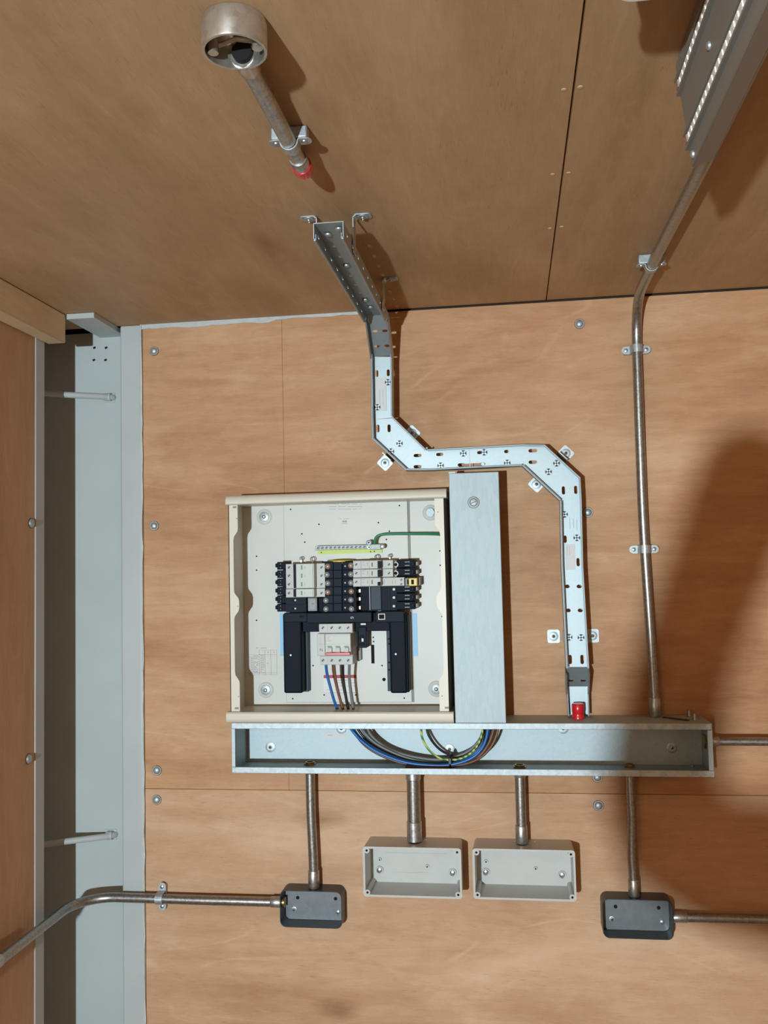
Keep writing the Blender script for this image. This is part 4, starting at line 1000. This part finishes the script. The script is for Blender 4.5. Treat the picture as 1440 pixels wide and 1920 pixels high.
bpy.context.view_layer.update()
lm = bpy.data.meshes.new_from_object(fo.evaluated_get(bpy.context.evaluated_depsgraph_get())); bpy.data.objects.remove(fo)
lm.transform(Matrix.Translation((q.x, -.0884, q.z)) @ Matrix.Rotation(math.pi/2, 4, 'X')); lm.materials.clear(); lm.materials.append(M['ink'])
lt = bpy.data.objects.new('letter', lm); COL.objects.link(lt); lt.parent = ic

# earth bar
eb = thing('earth_bar', 'plated earth bar with a row of screws on a lime strip', 'terminal bar')
q0, q1 = at(592, 1028, -.026), at(713, 1024.5, -.026); zc_ = (q0.z+q1.z)/2
MB().box(q0.x, q1.x, -.030, -.022, zc_-.0045, zc_+.0045).build('bar', 'plated_bar', eb, bevel=.0008)
for k in range(13):
    xx = q0.x+.006+(q1.x-q0.x-.030)*k/12; s_ = MB().lathe((xx, -.0300, zc_), (0, -1, 0), [(0, .0031), (.0018, .0029)], 12).build('terminal_screw', 'screw_metal', eb)
    MB().obox((xx, -.0320, zc_), (X_+Z_*.6).normalized(), (Z_-X_*.6).normalized(), Y_, .0024, .0006, .0003).build('screw_slot', 'hole', s_)
MB().box(q0.x+.002, at(716.5, 1032, -.012).x, -.0145, -.0102, zc_-.0125, zc_-.0040).build('lime_strip', 'lime', eb)
for px, py in ((602.5, 1036), (695, 1034.5), (702, 1034)):
    p = at(px, py, -.0147); MB().lathe((p.x, -.0145, p.z), (0, -1, 0), [(0, .0014), (.0002, .0014)], 8).build('screw_hole', 'hole', eb)
for px, py, r in ((691.5, 1017.5, .0058), (691.5, 1026, .0045), (716.5, 1024.5, .0050)):
    p = at(px, py, -.036); MB().lathe((p.x, -.0305, p.z), (0, -1, 0), [(0, r), (.005, r), (.0058, r*.8)], 16).build('lug', 'zinc', eb)
p0, p1 = at(694, 1026, -.036), at(714, 1024.5, -.036); MB().box(p0.x, p1.x, -.029, -.0355, p0.z-.0055, p0.z+.0060).build('clamp', 'plated_bar', eb, bevel=.001)
for px, py in ((691.5, 1017.5), (692, 1026), (700, 1026), (708, 1025)):
    p = at(px, py, -.0365); MB().lathe((p.x, -.0355, p.z), (0, -1, 0), [(0, .0020), (.0008, .0018)], 8).build('terminal_screw', 'dark_steel', eb)

# ------------------------------------------------------------------ wires
def wire(label, pts, r, mat, cat='wire', group=None, n=5):
    o = MB().tube(smooth_path([V(p) for p in pts], n), r, 10).build('wire', mat); tag(o, label, cat, group); return o
def A(px, py, Y): return at(px, py, Y)
wire('green earth wire curving from the earth bar to the board edge', [A(702.5, 1021, -.034), A(702.8, 1014, -.033), A(707, 1006, -.032), A(718, 1002, -.032), A(745, 1001, -.033), A(775, 1001, -.036), A(805, 1001.2, -.042), A(823, 1002, -.050), A(831, 1004, -.058)], .0029, 'wire_green')
G = 'tails from the main switch'
ztr = -.048
def tail(label, top, mat, r, xin, mid, xout, yd):
    (tx, mids) = top
    pts = [A(tx, 1240, -.066), A(tx, 1248, -.066)] + [A(x, y, -.060+.012*k/len(mids)) for k, (x, y) in enumerate(mids)]
    # down through the trunking top, round the bottom and up into the upright trunking
    pts += [A(*xin, yd)] + [A(x, y, yd) for x, y in mid] + [A(*xout, yd)]
    last = pts[-1]; pts.append(V((last.x, yd, last.z+.03)))
    return wire(label, pts, r, mat, 'wire', G, 6)
tail('blue wire from the main switch neutral, looping through the trunking', (611.5, [(613.5, 1265), (619.8, 1290), (627, 1315), (635, 1333)]), 'wire_blue', .0029, (660, 1369), [(680, 1391), (710, 1411), (755, 1428), (800, 1434.5), (845, 1434), (885, 1421), (907, 1397)], (915, 1364), -.070)
tail('brown wire from the main switch, looping lowest through the trunking', (626.5, [(629, 1273), (635.4, 1302.5), (643, 1329), (650, 1345)]), 'wire_brown', .0029, (664, 1372), [(683, 1396), (712, 1415), (755, 1431), (800, 1437), (845, 1436.5), (890, 1424), (914, 1398)], (926, 1364), -.057)
tail('black wire from the main switch, looping through the trunking', (642.7, [(643.7, 1273), (648, 1302.5), (653, 1329), (660, 1345)]), 'wire_black', .0029, (671, 1367), [(690, 1390), (715, 1407), (757, 1424), (802, 1431.5), (845, 1430), (880, 1417), (902, 1395)], (909, 1364), -.050)
tail('grey wire from the main switch, looping through the trunking', (655, [(655, 1273), (658.3, 1302.5), (662.5, 1329), (668, 1345)]), 'wire_grey', .0029, (679, 1367), [(697, 1388), (722, 1404), (760, 1420), (803, 1429.5), (847, 1431), (890, 1420), (913, 1395)], (921, 1364), -.044)
yb2 = -.0635
wire('second blue wire lying under the first in the trunking', [A(662, 1340, yb2), A(664, 1368, yb2), A(684, 1391, yb2), A(716, 1411, yb2), A(758, 1427, yb2), A(803, 1433.5, yb2), A(846, 1432.5, yb2), A(884, 1418.5, yb2), A(908, 1392, yb2), A(917, 1366, yb2), A(917, 1335, yb2)], .0029, 'wire_blue')
wire('dark grey wire highest of the trunking loops', [A(688, 1340, -.038), A(690, 1368, -.038), A(706, 1389, -.038), A(735, 1407, -.038), A(780, 1420, -.038), A(830, 1424, -.038), A(872, 1412, -.038), A(897, 1390, -.038), A(906, 1366, -.038), A(907, 1335, -.038)], .0029, 'wire_grey')
wire('brown wire rising last into the upright trunking', [A(760, 1437, -.07), A(800, 1439, -.07), A(850, 1437, -.068), A(895, 1424, -.064), A(922, 1398, -.06), A(934, 1366, -.058), A(935, 1335, -.058)], .0027, 'wire_brown')
wire('striped green and yellow earth wire looping in the trunking', [A(789, 1340, -.066), A(789.5, 1367, -.066), A(793, 1387, -.066), A(806, 1408, -.066), A(824, 1421, -.066), A(845, 1425, -.066), A(870, 1420, -.066), A(890, 1405, -.066), A(901, 1385, -.066), A(905, 1366, -.066), A(905, 1335, -.066)], .0022, 'wire_earth')
wire('thin black wire dropping behind the cable tie screw', [A(798, 1340, -.03), A(800, 1367, -.03), A(806, 1383, -.03), A(818, 1399, -.028), A(832, 1410, -.026), A(850, 1417, -.024)], .0024, 'wire_black')
p = A(845, 1425, -.052)
mb = MB(); cpt = V((p.x, -.056, p.z-.0015)); ay, az = .0200, .0145
mb.tube([cpt+V((0, ay*math.cos(a), az*math.sin(a))) for a in [2*math.pi*k/20 for k in range(21)]], .0018, 8)
tie = thing('cable_tie', 'black cable tie gripping the wire bundle in the trunking', 'cable tie'); mb.build('strap', 'wire_black', tie)
MB().obox(cpt+V((0, -ay, .004)), X_, Z_, Y_, .0030, .0060, .0020).build('tie_head', 'wire_black', tie, bevel=.0006)

# ------------------------------------------------------------------ the photographer, standing beside the camera (known by the shadow)
def person():
    J = [V((.50, -2.50, .62)), V((.47, -2.46, .88)), V((.44, -2.38, 1.08)), V((.42, -2.36, 1.20)), V((.40, -2.33, 1.36)),
         V((.14, -2.26, 1.05)), V((-.225, -2.10, 1.105)), V((-.185, -2.07, 1.26)), V((-.080, -2.01, 1.485)),
         V((.62, -2.32, 1.10)), V((.56, -2.10, 1.00)), V((.30, -2.04, 1.36)),
         V((.42, -2.48, .60)), V((.36, -2.16, .48)), V((.38, -2.44, .05)), V((.58, -2.48, .60)), V((.60, -2.16, .46)), V((.60, -2.44, .05))]
    E_ = [(0, 1), (1, 2), (2, 3), (3, 4), (2, 5), (5, 6), (6, 7), (7, 8), (2, 9), (9, 10), (10, 11), (0, 12), (12, 13), (13, 14), (0, 15), (15, 16), (16, 17)]
    Rr = [.15, .14, .15, .06, .10, .085, .072, .046, .056, .075, .055, .04, .09, .065, .05, .09, .065, .05]
    me = bpy.data.meshes.new('person'); me.from_pydata([tuple(j) for j in J], E_, []); o = bpy.data.objects.new('person', me); COL.objects.link(o)
    o.modifiers.new('skin', 'SKIN'); sd = o.modifiers.new('sub', 'SUBSURF'); sd.levels = 1; sd.render_levels = 1
    for v_, r_ in zip(me.skin_vertices[0].data, Rr): v_.radius = (r_, r_)
    me.skin_vertices[0].data[0].use_root = True
    me.materials.append(M['jacket'])
    tag(o, 'person in dark clothes holding up both hands beside the camera', 'person')
person()
